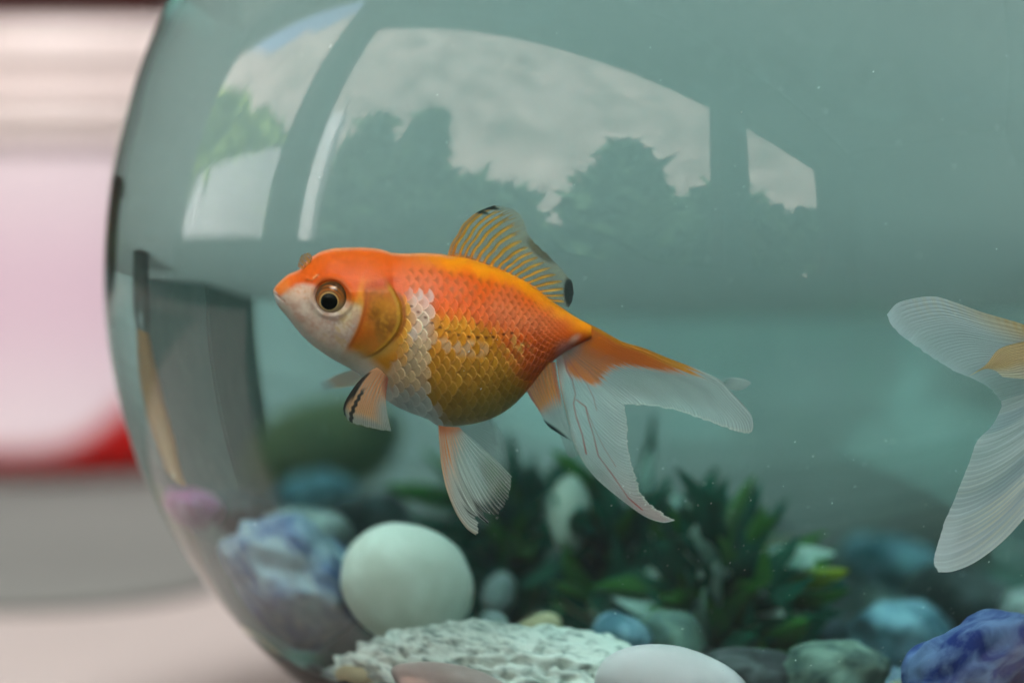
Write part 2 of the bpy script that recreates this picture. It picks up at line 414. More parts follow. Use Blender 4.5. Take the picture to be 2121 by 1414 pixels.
def ring(name, rr_, za, zb, par=tub, m=M_lid):
    V, F = lathe([(TR-.012, za), (rr_-.001, za), (rr_, za+.0012), (rr_, zb-.0012), (rr_-.001, zb), (TR-.012, zb)], 128, tc_)
    return obj(name, V, F, m, par)
ring('collar', TR+.003, zt[1]-.0005, zt[2]); ring('collar', TR+.0045, zt[2]+.0004, zt[3])
lz0, lz1 = zt[3]+.0006, zt[5]
V, F = lathe([(TR-.012, lz0), (TR+.001, lz0), (TR+.0025, lz0+.004), (TR+.001, lz0+(lz1-lz0)*.45), (TR+.004, lz0+(lz1-lz0)*.7), (TR+.004, lz1-.003), (TR+.001, lz1), (0.0005, lz1+.001)], 128, tc_)
obj('lid', V, F, M_lid, tub)
ch = thing('maroon_chest', 'dark maroon wooden chest standing behind the white tub', 'chest', (-.42, 1.12, TABLE_Z))
M_maroon = plain('maroon_lacquer', (0.025, 0.002, 0.0015), 0.5, 0.3, 0.3, 20)
bevel(obj('chest_body', *box_v(-.80, -.245, .98, 1.26, TABLE_Z, TABLE_Z+.2), M_maroon, ch, smooth=False), .006)
bevel(obj('chest_lid', *box_v(-.81, -.24, .97, 1.27, TABLE_Z+.2005, TABLE_Z+.26), M_maroon, ch, smooth=False), .01)

# things added off to the right for the streaks bent into the bowl edge
def jar(name, label, cat, x, y, prof_, mat, lid=None):
    t = thing(name, label, cat, (x, y, TABLE_Z))
    V, F = lathe([(r, TABLE_Z+z) for r, z in prof_], 48, (x, y)); obj('body', V, F, mat, t)
    if lid:
        V, F = lathe([(r, TABLE_Z+z) for r, z in lid[0]], 48, (x, y)); obj('foot' if 'vase' in name else 'lid', V, F, lid[1], t)
jar('added_white_jar', 'added white jar bent into the pale band along the bowl edge', 'jar', .80, .54, [(.001, 0.0005), (.10, .0005), (.105, .01), (.105, .20), (.09, .225)], plain('jar_glaze', (.72, .70, .70), .3, .5, .03), ([(.092, .222), (.094, .24), (.001, .25)], M_lid))
jar('added_dark_bottle', 'added squat dark bottle bent into the black streak at the bowl edge', 'bottle', .43, .41, [(.001, .0005), (.052, .0005), (.058, .01), (.058, .06), (.02, .095), (.015, .10)], plain('dark_glass', (.006, .008, .007), .2, .5, .1), ([(.016, .099), (.016, .112), (.001, .113)], M_post))
jar('added_orange_vase', 'added tall orange brown vase bent into the rusty streak inside the bowl edge', 'vase', .72, 1.02, [(.001, .0005), (.05, .0005), (.04, .02), (.035, .10), (.07, .18), (.08, .26), (.055, .33), (.058, .345), (.05, .345), (.048, .33), (.001, .2)], plain('rust_glaze', (.30, .125, .04), .35, .5, .35, 25), ([(.001, .002), (.055, .002), (.056, .09), (.038, .115)], plain('vase_foot_glaze', (.03, .028, .024), .4, .4, .2)))

cb = thing('cabinet', 'added dark cabinet that darkens the left side of the bowl', 'cabinet', (1.6, 1.9, TABLE_Z))  # added behind the bowl to darken its left side through the water
M_wood = plain('dark_cabinet_wood', (0.085, 0.088, 0.08), 0.6, 0.3, 0.4, 14)
bevel(obj('carcass', *box_v(.74, 2.5, 1.72, 2.15, TABLE_Z+.0005, .62), M_wood, cb, smooth=False), .005)
d_ = bevel(obj('door', *box_v(.742, 2.498, 1.690, 1.7195, TABLE_Z+.002, .618), M_wood, cb, smooth=False), .002)
obj('knob', *box_v(1.70, 1.725, 1.672, 1.691, .10, .125), M_post, d_, smooth=False)

# ------------------------------------------------------------------ goldfish
FY = -0.060                                   # upright plane the fish swims in
PXM = float(np.linalg.norm(at(1001, 700, FY)-at(999, 700, FY)))/2     # metres per photo pixel there
TOPX = [566, 568, 573, 582, 598, 620, 634, 646, 667, 696, 738, 773, 797, 812, 840, 876, 911, 929, 964, 1000, 1035, 1070, 1106, 1134, 1162, 1194, 1225]
TOPY = [602, 597, 590, 581, 568, 558, 542, 532, 520.5, 514, 512.4, 514, 518.5, 523.5, 525, 524, 525.5, 529, 534, 545, 557, 573, 593, 616, 636, 657, 674]
BOTX = [566, 568, 574, 593, 618, 646, 681, 717, 738, 760, 795, 823, 858, 887, 905, 929, 956, 996, 1028, 1058, 1088, 1112, 1135, 1158, 1190, 1225]
BOTY = [604, 613, 630, 654, 686, 714, 739, 759, 771, 789, 824, 843, 858, 869, 880, 883, 881, 874, 862, 843, 814, 785, 758, 738, 718, 700]
WX = [566, 570, 582, 600, 630, 680, 740, 800, 860, 920, 980, 1040, 1090, 1130, 1170, 1225]
WW = [3, 12, 24, 38, 58, 82, 102, 114, 124, 128, 122, 104, 78, 52, 33, 12]
def body_w(px): return pchip(WX, WW, px)
def body_lat(px, py):
    """half thickness in photo pixels of the fish at px, py"""
    t, b = pchip(TOPX, TOPY, px), pchip(BOTX, BOTY, px)
    s = np.clip((py-t)/(b-t)*2-1, -1, 1)
    # back a little narrower than the belly
    return body_w(px)*np.maximum(1-np.abs(s)**2.3, 0)**0.52*(1-.12*sst(.1, -1, s))
def scale_field(px, v):
    """overlapping scales: returns lift 0..1, distance inside the free edge, random number per scale"""
    xs = np.linspace(560, 1240, 700); sp = np.interp(xs, [560, 900, 1000, 1100, 1200, 1240], [20, 21, 19, 14, 9.5, 8])
    cum = np.concatenate([[0], np.cumsum((xs[1:]-xs[:-1])/sp[1:])])
    S = np.interp(px, xs, cum); NR = 21.0
    r = v*NR+.5*(vnoise(px, v*350, 60, 31)-.5)
    S = S+.7*(vnoise(px, v*350, 75, 33)-.5)
    best = np.full(px.shape, 1e9); lift = np.zeros(px.shape); edge = np.zeros(px.shape); rid = np.zeros(px.shape)
    la = np.zeros(px.shape); lb = np.zeros(px.shape); row_ = np.zeros(px.shape)
    r0 = np.floor(r)
    for dr in (-1, 0, 1, 2):
        row = r0+dr
        off = 0.5*np.mod(row, 2)
        k0 = np.floor(S-off)
        for dk in (-1, 0, 1, 2):
            k = k0+dk; cx = k+off
            a, b = S-cx, r-row
            d = np.sqrt((np.maximum(a, -0.2)/.66)**2*np.where(a > 0, 1, .6)+(b/.98)**2)
            ok = (d < 1) & (cx < best) & (a > -1.0)
            best = np.where(ok, cx, best); edge = np.where(ok, 1-d, edge); la = np.where(ok, a, la); lb = np.where(ok, b, lb)
            row_ = np.where(ok, row, row_)
            h = np.sin(k*12.9898+row*78.233)*43758.5453
            rid = np.where(ok, h-np.floor(h), rid)
    cpx = np.where(best < 1e8, np.interp(best+.1, cum, xs), px); cv = np.where(best < 1e8, row_/NR, v)
    lift = np.where(best < 1e8, np.clip(.45+.55*la/.66, 0, 1), 0)
    return lift, edge, rid, la, lb, row_, cpx, cv
def body_colour(px, py, v, edge, rid, la, lb, row, cpx, cv):
    fx, fy = px, py                              # true position; flank colours change scale by scale
    t0, b0 = pchip(TOPX, TOPY, cpx), pchip(BOTX, BOTY, cpx)
    m0 = sst(822, 830, px+.12*(py-640))*(1-sst(1060, 1110, px))
    px = px+(cpx-px)*m0*.7; py = py+(t0+(b0-t0)*cv-py)*m0*.7
    n1, n2, n3 = vnoise(px, py, 45, 1), vnoise(px, py, 16, 2), vnoise(px, py, 6, 3)
    c = np.tile(lin((230, 86, 4)), px.shape+(1,))
    # back ridge
    top, bot = pchip(TOPX, TOPY, px), pchip(BOTX, BOTY, px)
    top = pchip(TOPX, TOPY, fx); dtop = fy-top
    c = mixc(c, lin((248, 136, 8)), (1-sst(4, 42, dtop+14*(n2-.5)))*sst(800, 930, px))
    c = mixc(c, lin((238, 108, 30)), (1-sst(10, 60, dtop))*(1-sst(770, 830, px))*.8)
    c = mixc(c, lin((226, 112, 70)), blob(px, py, 860, 565, 45, 34)*.5+blob(px, py, 1040, 618, 34, 28)*.55)
    # flank below the lateral line: gold, then olive belly
    yb = np.interp(px, [815, 880, 960, 1040, 1100], [600, 632, 650, 672, 690])+14*(n2-.5)
    flank = sst(-10, 26, py-yb)*(1-sst(1005, 1075, px-.5*(py-700)+18*(n1-.5)))
    c = mixc(c, lin((212, 130, 20)), flank)
    c = mixc(c, lin((182, 126, 38)), flank*sst(690, 790, py+20*(n1-.5)))
    c = mixc(c, lin((160, 124, 52)), flank*sst(770, 850, py))
    # red-orange rear flank with streaks
    rear = sst(1005, 1085, px-.5*(py-700))*sst(0, 24, py-yb)
    c = mixc(c, lin((206, 82, 20)), rear*.9)
    st = np.sin((v*21)*2*math.pi*.5+1.2*n2)
    c = mixc(c, lin((176, 56, 14)), rear*np.clip(st, 0, 1)*.55)
    c = mixc(c, lin((206, 150, 70)), blob(px, py, 1066, 716, 26, 24, 0, .8)*sst(.35, .8, n3)*.8)
    c = mixc(c, lin((226, 128, 90)), blob(px, py, 1075, 655, 80, 26, .2, .8)*.45)
    # whitish scales behind the gill cover, running down to the pale belly
    wx = np.interp(py, [570, 600, 640, 690, 760, 820, 885], [852, 888, 884, 882, 866, 884, 912])
    wl_ = np.interp(py, [560, 600, 660, 720, 780, 830], [842, 838, 846, 818, 796, 740])
    wm = sst(-13, 9, wx-px+20*(rid-.5))*sst(-9, 11, px-wl_+12*(rid-.5))*sst(588, 604, py+10*(rid-.5))
    c = mixc(c, lin((206, 184, 176)), wm*.9*(1-.35*rid))
    c = mixc(c, lin((190, 158, 116)), wm*sst(670, 715, py)*(1-sst(790, 830, py))*.8)
    c = mixc(c, lin((158, 160, 152)), wm*sst(785, 830, py)*.9)
    low = sst(-20, 6, py-bot+24)*(1-sst(880, 925, px))
    c = mixc(c, lin((196, 198, 194)), low*.7*sst(700, 760, px))
    # gold scales just behind the opercle
    gm = sst(812, 822, px)*(1-sst(838, 850, px+.1*(py-650)))*sst(600, 640, py)*(1-sst(730, 760, py))
    c = mixc(c, lin((210, 140, 40)), gm*.8)
    px, py = fx, fy
    # individual scales: rim highlights and shade at the overlaps put into the colour
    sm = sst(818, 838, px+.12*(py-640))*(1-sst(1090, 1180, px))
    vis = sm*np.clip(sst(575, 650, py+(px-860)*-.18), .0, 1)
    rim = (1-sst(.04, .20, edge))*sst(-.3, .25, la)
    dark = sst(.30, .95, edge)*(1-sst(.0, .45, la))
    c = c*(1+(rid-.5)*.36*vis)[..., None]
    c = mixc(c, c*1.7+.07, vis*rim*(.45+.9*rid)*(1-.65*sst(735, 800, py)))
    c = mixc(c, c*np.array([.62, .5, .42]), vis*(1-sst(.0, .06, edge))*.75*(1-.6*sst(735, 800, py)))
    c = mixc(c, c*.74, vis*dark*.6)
    # back: small dusky spots at each scale root
    bk = sm*(1-vis)*sst(14, 40, dtop)
    c = mixc(c, lin((178, 74, 6)), bk*blob(la, lb, -.05, 0, .26, .5, 0, .7)*.75)
    c = mixc(c, lin((236, 106, 40)), bk*rim*.5)
    # pale scale row below the lateral line
    pr_ = blob(px, py, 945, 712, 70, 17, .12, .5)
    c = mixc(c, lin((204, 158, 122)), vis*pr_*sst(.45, .55, rid)*(1-(1-sst(.0, .12, edge)))*.8)
    for lx, ly in ((847, 627), (861, 639), (876, 650), (889.5, 661), (907, 670.6), (925.7, 679.5), (945.5, 686), (966.7, 689.7), (985, 691), (1003, 692), (1018, 691), (1040, 686), (1058, 684)):
        c = mixc(c, lin((92, 40, 8)), blob(px, py, lx, ly, 4.0, 2.8, .2, .5)*.85)
    # ---- head
    head = 1-sst(806, 830, px-.0*(py))
    c = mixc(c, lin((232, 92, 18)), head*(1-sst(590, 640, py))*.6)
    chy = np.interp(px, [566, 575, 590, 620, 645, 690, 720, 735, 748], [604, 612, 592, 589, 594, 606, 622, 622, 618])
    preop = pchip([480, 560, 600, 634, 677, 708, 745, 920], [750, 750, 749, 745, 733, 718, 698, 600], py)
    cheek = sst(-10, 12, py-chy+12*(n2-.5))*sst(-5, 11, preop-px+6*(n2-.5))
    c = mixc(c, lin((214, 184, 166)), cheek)
    c = mixc(c, lin((226, 150, 100)), cheek*blob(px, py, 625, 604, 38, 14, -.1, .7)*.5)
    c = mixc(c, lin((186, 158, 146)), cheek*blob(px, py, 700, 670, 34, 26, .6, .8)*.8)
    c = mixc(c, lin((226, 196, 150)), cheek*blob(px, py, 722, 640, 12, 42, .5, .8)*.7)
    c = mixc(c, lin((232, 168, 52)), blob(px, py, 741, 606, 7, 26, .15, .95)*.45)
    mot = .6*vnoise(px, py, 15, 41)+.4*vnoise(px+py, px-py, 7, 42)
    c = mixc(c, lin((196, 140, 116)), cheek*sst(.5, .75, mot)*.45)
    c = mixc(c, lin((232, 214, 196)), cheek*sst(.52, .25, mot)*.4)
    c = mixc(c, lin((206, 170, 110)), cheek*sst(.55, .8, vnoise(px-.6*py, py, 11, 43))*sst(640, 700, px)*.45)
    # gill cover
    gedge = pchip([480, 575, 600, 629, 653, 676, 700, 722, 742, 920], [760, 800, 815, 826, 827, 820, 803, 780, 745, 600], py)
    op = sst(-4, 9, px-preop+6*(n2-.5))*sst(-3, 5, gedge-px)*sst(570, 622, py+.25*(px-740)+16*(n2-.5))*(1-sst(722, 752, py+10*(n2-.5)))
    op = op*(1-.9*blob(px, py, 722, 730, 30, 24, -.5, .8))
    c = mixc(c, lin((182, 96, 26)), op)
    c = mixc(c, lin((190, 122, 24)), op*blob(px, py, 792, 636, 36, 30, 0, .8)*.9)
    c = mixc(c, lin((122, 92, 34)), op*blob(px, py, 786, 668, 30, 26, .3, .8)*.85)
    c = mixc(c, lin((214, 150, 40)), op*sst(.5, .8, .6*vnoise(px, py, 21, 21)+.4*vnoise(px+py, px-py, 9, 23))*.5)
    c = mixc(c, lin((96, 70, 26)), op*sst(.5, .8, .6*vnoise(px+.5*py, py, 24, 22)+.4*vnoise(px-py, px+py, 8, 24))*.6)
    c = mixc(c, lin((206, 96, 24)), op*(1-sst(4, 22, px-preop))*.7)
    c = mixc(c, lin((150, 118, 48)), op*blob(px, py, 760, 715, 34, 22, -.5, .8)*.8)
    c = mixc(c, lin((200, 100, 22)), op*(.22+.3*sst(.4, .7, n1)))
    c = mixc(c, lin((188, 140, 40)), op*(1-sst(2, 9, np.abs(gedge-px-6)))*.6)
    c = mixc(c, lin((140, 60, 14)), (1-sst(1, 7, np.abs(px-gedge-5)))*sst(590, 610, py)*(1-sst(720, 745, py))*.75)
    c = mixc(c, lin((164, 70, 24)), (1-sst(0, 6, np.abs(px-preop-4)))*sst(575, 600, py)*(1-sst(700, 740, py))*.6)
    bro = blob(px, py, 772, 722, 52, 16, -.35, .6)*(1-op)
    c = mixc(c, lin((178, 138, 66)), bro*.8)
    thr = sst(-26, -4, py-bot+4)*(1-sst(770, 830, px))
    thr = np.maximum(thr, blob(px, py, 730, 750, 60, 22, .45, .6)*(1-op))
    c = mixc(c, lin((206, 196, 182)), thr*.85)
    # mouth, nostril, eye rim
    c = mixc(c, lin((240, 128, 50)), blob(px, py, 580, 594, 20, 14, -.7, .5)*.9)
    c = mixc(c, lin((222, 226, 222)), blob(px, py, 569, 614, 6, 14, -.35, .5)*.9)
    c = mixc(c, lin((150, 70, 34)), (1-sst(0, 2.6, polydist(px, py, [(565, 604), (574, 611), (583, 620), (588, 622)])))*.6)
    c = mixc(c, lin((176, 96, 54)), (1-sst(0, 2.2, polydist(px, py, [(633, 575), (642, 577), (650, 571), (657, 564)])))*.75)
    c = mixc(c, lin((248, 176, 130)), (1-sst(0, 3, polydist(px, py, [(645, 572), (652, 566)])))*.6)
    c = mixc(c, lin((150, 70, 24)), (1-sst(2, 10, np.abs(np.hypot(px-680.7, py-610)-36)))*.5*sst(640, 600, py))
    c = mixc(c, lin((190, 52, 16)), blob(px, py, 785, 581, 32, 9, -.25, .7)*.6)
    # pale soft edge of the skin on head and back
    c = mixc(c, lin((250, 170, 130)), (1-sst(1, 7, dtop))*(1-sst(920, 950, px))*.55)
    c = mixc(c, lin((244, 200, 180)), blob(px, py, 1190, 700, 11, 6, -.6, .9)*.5)
    c = mixc(c, lin((196, 120, 110)), blob(px, py, 1172, 728, 18, 22, -.5, .7)*.7)
    return np.clip(c*(1+.10*(n3-.5)+.08*(n1-.5))[..., None], 0, .95)

M_skin = attr_mat('fish_skin', 0.34, 0.12, sss=0.12, bump=0.35, bump_scale=2600)
M_fin = fin_mat('fish_fin')
gf = thing('goldfish', 'orange goldfish with white cheek, olive belly and black edged fins', 'goldfish', tuple(at(900, 700, FY)))
def fish_body(parent, nx, nt, name='body'):
    t = np.linspace(0, 1, nx)
    X = 566+(1225-566)*(.55*t+.45*(1-np.cos(math.pi*t/1.0))/2)
    X = np.sort(np.concatenate([X, 566+np.array([.4, 1.0, 2, 3.2, 4.6, 6.2])]))
    nx = len(X)
    tn = np.linspace(0, math.pi, nt); tf = np.linspace(math.pi, 2*math.pi, nt//4+2)[1:-1]
    th = np.concatenate([tn, tf])
    Xg, T = np.meshgrid(X, th, indexing='ij')
    top, bot = pchip(TOPX, TOPY, Xg), pchip(BOTX, BOTY, Xg)
    vfr = .5-.5*np.cos(T)
    vfr = np.where(T > math.pi, .5-.5*np.cos(T), vfr)
    Py = top+(bot-top)*vfr
    side = np.where(T <= math.pi, -1.0, 1.0)
    lat = body_lat(Xg, Py)
    lift, edge, rid, la, lb, row, cpx, cv = scale_field(Xg, vfr)
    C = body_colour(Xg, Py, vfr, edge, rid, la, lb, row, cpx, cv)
    sm = sst(818, 838, Xg+.12*(Py-640))*(1-sst(1110, 1200, Xg))
    am = sm*(.28+1.55*sst(590, 670, Py)*(1-.5*sst(800, 860, Py)))
    disp = am*(lift-.5)*2.5*np.sin(np.clip(T, 0, math.pi))**.5
    # gill cover stands proud, cheek plate, socket ring, soft lumps
    gedge = pchip([480, 575, 600, 629, 653, 676, 700, 722, 742, 920], [760, 800, 815, 826, 827, 820, 803, 780, 745, 600], Py)
    preop = pchip([480, 560, 600, 634, 677, 708, 745, 920], [750, 750, 749, 745, 733, 718, 698, 600], Py)
    disp = disp+4.5*sst(-2, 5, gedge-Xg)*sst(575, 600, Py)*(1-sst(720, 748, Py))*sst(640, 760, Xg)
    disp = disp+2*sst(-3, 9, preop-Xg)*sst(575, 600, Py)*(1-sst(700, 745, Py))*sst(640, 720, Xg)
    re = np.hypot(Xg-680.7, Py-610)
    disp = disp+3.5*np.exp(-((re-40)/6)**2)-6*(1-sst(26, 38, re))
    disp = disp+3.0*np.exp(-(polydist(Xg, Py, [(632, 574), (643, 577), (652, 569)])/4)**2)
    disp = disp-2.5*np.exp(-(polydist(Xg, Py, [(563, 603), (574, 611), (584, 620)])/2.5)**2)
    disp = disp+2.4*(vnoise(Xg, Py, 26, 8)-.5)*(1-sst(800, 840, Xg))
    lat = np.where(T <= math.pi, lat+disp*np.clip(lat/25, 0, 1), lat)
    W = at(Xg, Py, FY)
    W[..., 1] += side*lat*PXM
    Vb = W.reshape(-1, 3); Fb = list(map(tuple, np.concatenate([grid_faces(nx, len(th))])))
    # close the seam around the back and cap the ends
    n = len(th)
    Fb += [(i*n+n-1, (i+1)*n+n-1, (i+1)*n, i*n) for i in range(nx-1)]
    Fb += [tuple(range(n)), tuple((nx-1)*n+k for k in range(n-1, -1, -1))]
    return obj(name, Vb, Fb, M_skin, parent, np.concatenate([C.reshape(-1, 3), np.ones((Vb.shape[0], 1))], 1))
fish_body(gf, 430, 250)

# eye: dome of iris rings and a black pupil, on both sides
M_eye = attr_mat('fish_iris', 0.25, 0.2)
M_pupil = plain('fish_pupil', (0.002, 0.002, 0.002), 0.12, 0.12, 0)
def eye(parent, side):
    ecx, ecy, er = 680.7, 610.0, 32.5
    rr_ = np.linspace(0.001, 1, 40); a = np.linspace(0, 2*math.pi, 72, endpoint=False)
    A_, Rr_ = np.meshgrid(a, rr_, indexing='ij')
    dx, dy = Rr_*np.cos(A_)*er, Rr_*np.sin(A_)*er
    X, Y = ecx+dx, ecy+dy
    W = at(X, Y, FY)
    base = float(body_lat(np.array(ecx), np.array(ecy)))
    tilt = (body_lat(X, Y)-base)
    W[..., 1] += side*(base-1.5+tilt*.75+13*np.sqrt(np.maximum(0, 1-(Rr_*.98)**2)))*PXM
    rp = np.hypot(X-675.4, Y-618.8)
    c = np.tile(lin((156, 82, 12)), X.shape+(1,))
    up = sst(12, -20, dy)
    c = mixc(c, lin((58, 36, 16)), up*(.5+.5*np.sin(rp*.9+2*vnoise(X, Y, 9, 4)))*.8)
    c = mixc(c, lin((150, 134, 104)), sst(4, 26, dy+.25*dx)*.8)
    c = mixc(c, lin((110, 76, 40)), sst(8, 26, dx)*.4)
    c = mixc(c, lin((44, 30, 18)), sst(.74, .88, Rr_)*(1-sst(.93, 1.0, Rr_))*.7*sst(14, -10, dy))
    c = mixc(c, lin((170, 140, 116)), sst(.82, 1.0, Rr_)*sst(0, 20, dy)*.8)
    c = mixc(c, lin((190, 160, 100)), (1-sst(.6, 2.6, np.abs(rp-18.6)))*.7)
    e = obj('eye', W.reshape(-1, 3), grid_faces(72, 40, True, side > 0), M_eye, parent, np.concatenate([c, np.ones(c.shape[:2]+(1,))], -1).reshape(-1, 4))
    Rp = np.linspace(0.001, 1, 14); A2, R2 = np.meshgrid(a, Rp, indexing='ij')
    X, Y = 675.4+R2*np.cos(A2)*17.2, 618.8+R2*np.sin(A2)*17.2
    W = at(X, Y, FY)
    rl = np.hypot(X-ecx, Y-ecy)/er
    W[..., 1] += side*(base-1.5+(body_lat(X, Y)-base)*.75+13*np.sqrt(np.maximum(0, 1-(rl*.98)**2))+.5+2.0*np.sqrt(np.maximum(0, 1-R2**2)))*PXM
    obj('pupil', W.reshape(-1, 3), grid_faces(72, 14, True, side > 0), M_pupil, e)
eye(gf, -1.0); eye(gf, 1.0)

def fin(name, parent, root, edge, lead, trail, depth, colour, nrays=20, nu=160, nv=70, jag=0.0, amp=1.2, mat=None, seed=0, split=(.3, .75)):
    """membrane patch in photo pixels: u runs from the leading to the trailing ray, v from root to edge"""
    ru, eu = curve(root, nu), curve(edge, nu); lv, tv = curve(lead, nv), curve(trail, nv)
    u = np.linspace(0, 1, nu)[:, None, None]; v = np.linspace(0, 1, nv)[None, :, None]
    P = (1-v)*ru[:, None]+v*eu[:, None]+(1-u)*lv[None]+u*tv[None]
    P = P-((1-u)*(1-v)*ru[0]+u*(1-v)*ru[-1]+(1-u)*v*eu[0]+u*v*eu[-1])
    U, Vv = np.broadcast_to(u[..., 0], (nu, nv)), np.broadcast_to(v[..., 0], (nu, nv))
    if jag:
        j = (vnoise(U*nrays*2.2, 0*U, 1, seed)-.5)+.6*(vnoise(U*nrays*6, 0*U, 1, seed+1)-.5)
        dirv = P[:, -1]-P[:, -8]; dirv = dirv/np.linalg.norm(dirv, axis=1, keepdims=True)
        P = P+(j*jag*sst(.75, 1, Vv))[..., None]*dirv[:, None]
    X, Y = P[..., 0], P[..., 1]
    # rays: each splits once towards the margin
    Uw = U+(.55*(vnoise(U*nrays*.45, 0*U, 1, seed+2)-.5)+.02*np.sin(Vv*9+U*30)*Vv)/nrays*1.6
    ph = Uw*nrays
    ray1 = np.exp(-((ph-np.floor(ph)-.5)/.2)**2)
    ph2 = Uw*nrays*2+.25*(vnoise(U*nrays*1.7, Vv*2, 1, seed+4)-.5)
    ray2 = np.exp(-((ph2-np.floor(ph2)-.5)/.24)**2)
    ray = ray1*(1-sst(*split, Vv))+ray2*sst(*split, Vv)
    ph4 = Uw*nrays*4+.8*vnoise(U*nrays, Vv*6, 1, seed)
    fine = np.exp(-((ph4-np.floor(ph4)-.5)/.25)**2)
    C, Al = colour(X, Y, U, Vv, ray, fine)
    W = at(X, Y, FY)
    W[..., 1] += (depth(U, Vv)+amp*(ray-.4)*(.2+.8*sst(0, .35, Vv))*(1-.5*Vv)+.3*amp*fine*sst(0, .3, Vv))*PXM
    cols_ = np.concatenate([np.clip(C, 0, .95), np.clip(Al, 0, 1)[..., None]], -1)
    return obj(name, W.reshape(-1, 3), grid_faces(nu, nv), mat or M_fin, parent, cols_.reshape(-1, 4))
ORG, GOLD, WHT, BLK = lin((236, 104, 12)), lin((246, 166, 26)), lin((214, 212, 208)), lin((14, 14, 18))

# dorsal fin
def c_dorsal(X, Y, U, V_, ray, fine):
    c = np.tile(lin((190, 150, 60)), X.shape+(1,))
    al = .26*(1-.5*sst(.6, 1, V_))+.08*fine*sst(.4, .8, V_)
    fade = 1-sst(.55, .98, V_+.25*(U-.4))
    c = mixc(c, GOLD, ray*(.4+.6*fade)); al = al+ray*(.2+.8*fade)
    beads = .5+.5*np.sin(V_*170)
    c = mixc(c, lin((250, 196, 96)), ray*beads*.4*sst(.2, .4, V_)*(1-sst(.7, .9, V_)))
    c = mixc(c, lin((244, 146, 14)), 1-sst(.02, .22, V_)); al = np.maximum(al, 1-sst(.0, .16, V_))
    le = (1-sst(.0, .06, U))
    c = mixc(c, lin((234, 150, 40)), le*.8); al = np.maximum(al, le*.9)
    b = (1-sst(.035, .085, U+.03*np.sin(V_*40)))*sst(.70, .76, V_)*(1-sst(.97, 1.0, V_)*.3)
    b2 = blob(X, Y, 1121, 519, 40, 14, .70, .4)*(.7+.3*fine)
    b3 = blob(X, Y, 1179, 606, 12, 34, -.05, .35)
    m = np.clip(b+b2*.9+b3, 0, 1)
    c = mixc(c, BLK*1.5+.004, m); al = np.maximum(al, np.maximum(b*.95, np.maximum(b2*.92, b3*.92)))
    return c, al
fin('dorsal_fin', gf, [(926, 533), (964, 541), (1000, 552), (1035, 564), (1070, 580), (1106, 600), (1138, 626)],
    [(1023, 425), (1046, 428), (1068, 438), (1084, 456), (1091, 477), (1100, 495), (1116, 511), (1134, 527), (1148, 541), (1163, 556), (1174, 572), (1183, 580), (1187, 592), (1188, 608), (1185, 622), (1178, 636)],
    [(926, 533), (934, 505), (947, 485), (958, 465), (977, 447), (996, 435), (1023, 425)], [(1138, 626), (1158, 632), (1178, 636)],
    lambda U, V_: -4+8*V_*np.sin(U*5), c_dorsal, 17, 400, 90, 3.0, 1.6, seed=3, split=(.72, .98))
# tail: upper near lobe, lower near lobe, far lobe
VEINS = [[(1169, 741), (1174, 767), (1185, 786), (1192, 816), (1188, 835), (1193, 861), (1206, 900), (1214, 939)],
         [(1193, 827), (1213, 842), (1219, 868), (1229, 900), (1239, 943), (1268, 982), (1301, 1030), (1330, 1055)],
         [(1174, 741), (1193, 767), (1216, 796), (1229, 822), (1236, 850)], [(1213, 842), (1228, 880), (1250, 925), (1275, 965)]]
def tail_colour(X, Y, U, V_, ray, fine, split):
    c = np.tile(lin((244, 242, 240)), X.shape+(1,))
    c = mixc(c, lin((124, 112, 110)), np.clip(fine-.3, 0, 1)*.85*sst(.12, .3, V_))
    al = .44+.16*fine+.20*ray-.14*blob(U, V_, .6, .62, .34, .4, 0, .8)+.10*(vnoise(U*9, V_*4, 1, 51)-.5)
    return c, al
def c_tail_up(X, Y, U, V_, ray, fine):
    c, al = tail_colour(X, Y, U, V_, ray, fine, 0)
    lim = np.interp(U, [0, .12, .3, .5, .7, .85, 1], [.60, .57, .50, .44, .44, .50, .62])+.10*(vnoise(U*60, 0*U, 1, 4)-.5)+.08*(vnoise(U*140, 0*U, 1, 6)-.5)
    o = 1-sst(-.05, .06, V_-lim)
    c = mixc(c, lin((254, 124, 6)), o); al = al*(1-o)+o*(.93-.25*sst(.5, 1, U)*(1-ray))
    c = mixc(c, lin((255, 164, 14)), o*(1-sst(.03, .12, U))*.8)
    c = mixc(c, lin((205, 74, 30)), o*np.clip(fine-.4, 0, 1)*.6)
    al = np.maximum(al, (1-sst(.0, .10, U))*.75)
    c = mixc(c, lin((176, 146, 132)), (1-o)*ray*.5*(1-sst(.8, 1, V_)))
    c = mixc(c, lin((226, 224, 222)), (1-o)*(1-sst(.05, .3, U))*.7)
    rim = sst(.975, .995, V_)
    c = mixc(c, lin((236, 224, 216)), rim); al = np.maximum(al, rim*.7)
    c = mixc(c, lin((200, 120, 105)), blob(X, Y, 1180, 715, 22, 24, 0, .7)*.7)
    return c, al
fin('tail_fin', gf, [(1196, 659), (1190, 690), (1166, 724)],
    [(1561, 881), (1553, 895), (1525, 892), (1493, 881), (1450, 865), (1411, 852), (1372, 843), (1336, 839), (1292, 836)],
    [(1196, 659), (1242, 681), (1288, 706), (1336, 721), (1385, 741), (1428, 757), (1467, 773), (1493, 787), (1516, 812), (1538, 835), (1556, 858), (1561, 881)],
    [(1166, 724), (1205, 762), (1250, 803), (1292, 836)], lambda U, V_: -3-26*V_*(1-U)*.6+14*np.sin(V_*3)*U, c_tail_up, 22, 380, 190, 5.0, 1.3, seed=7)
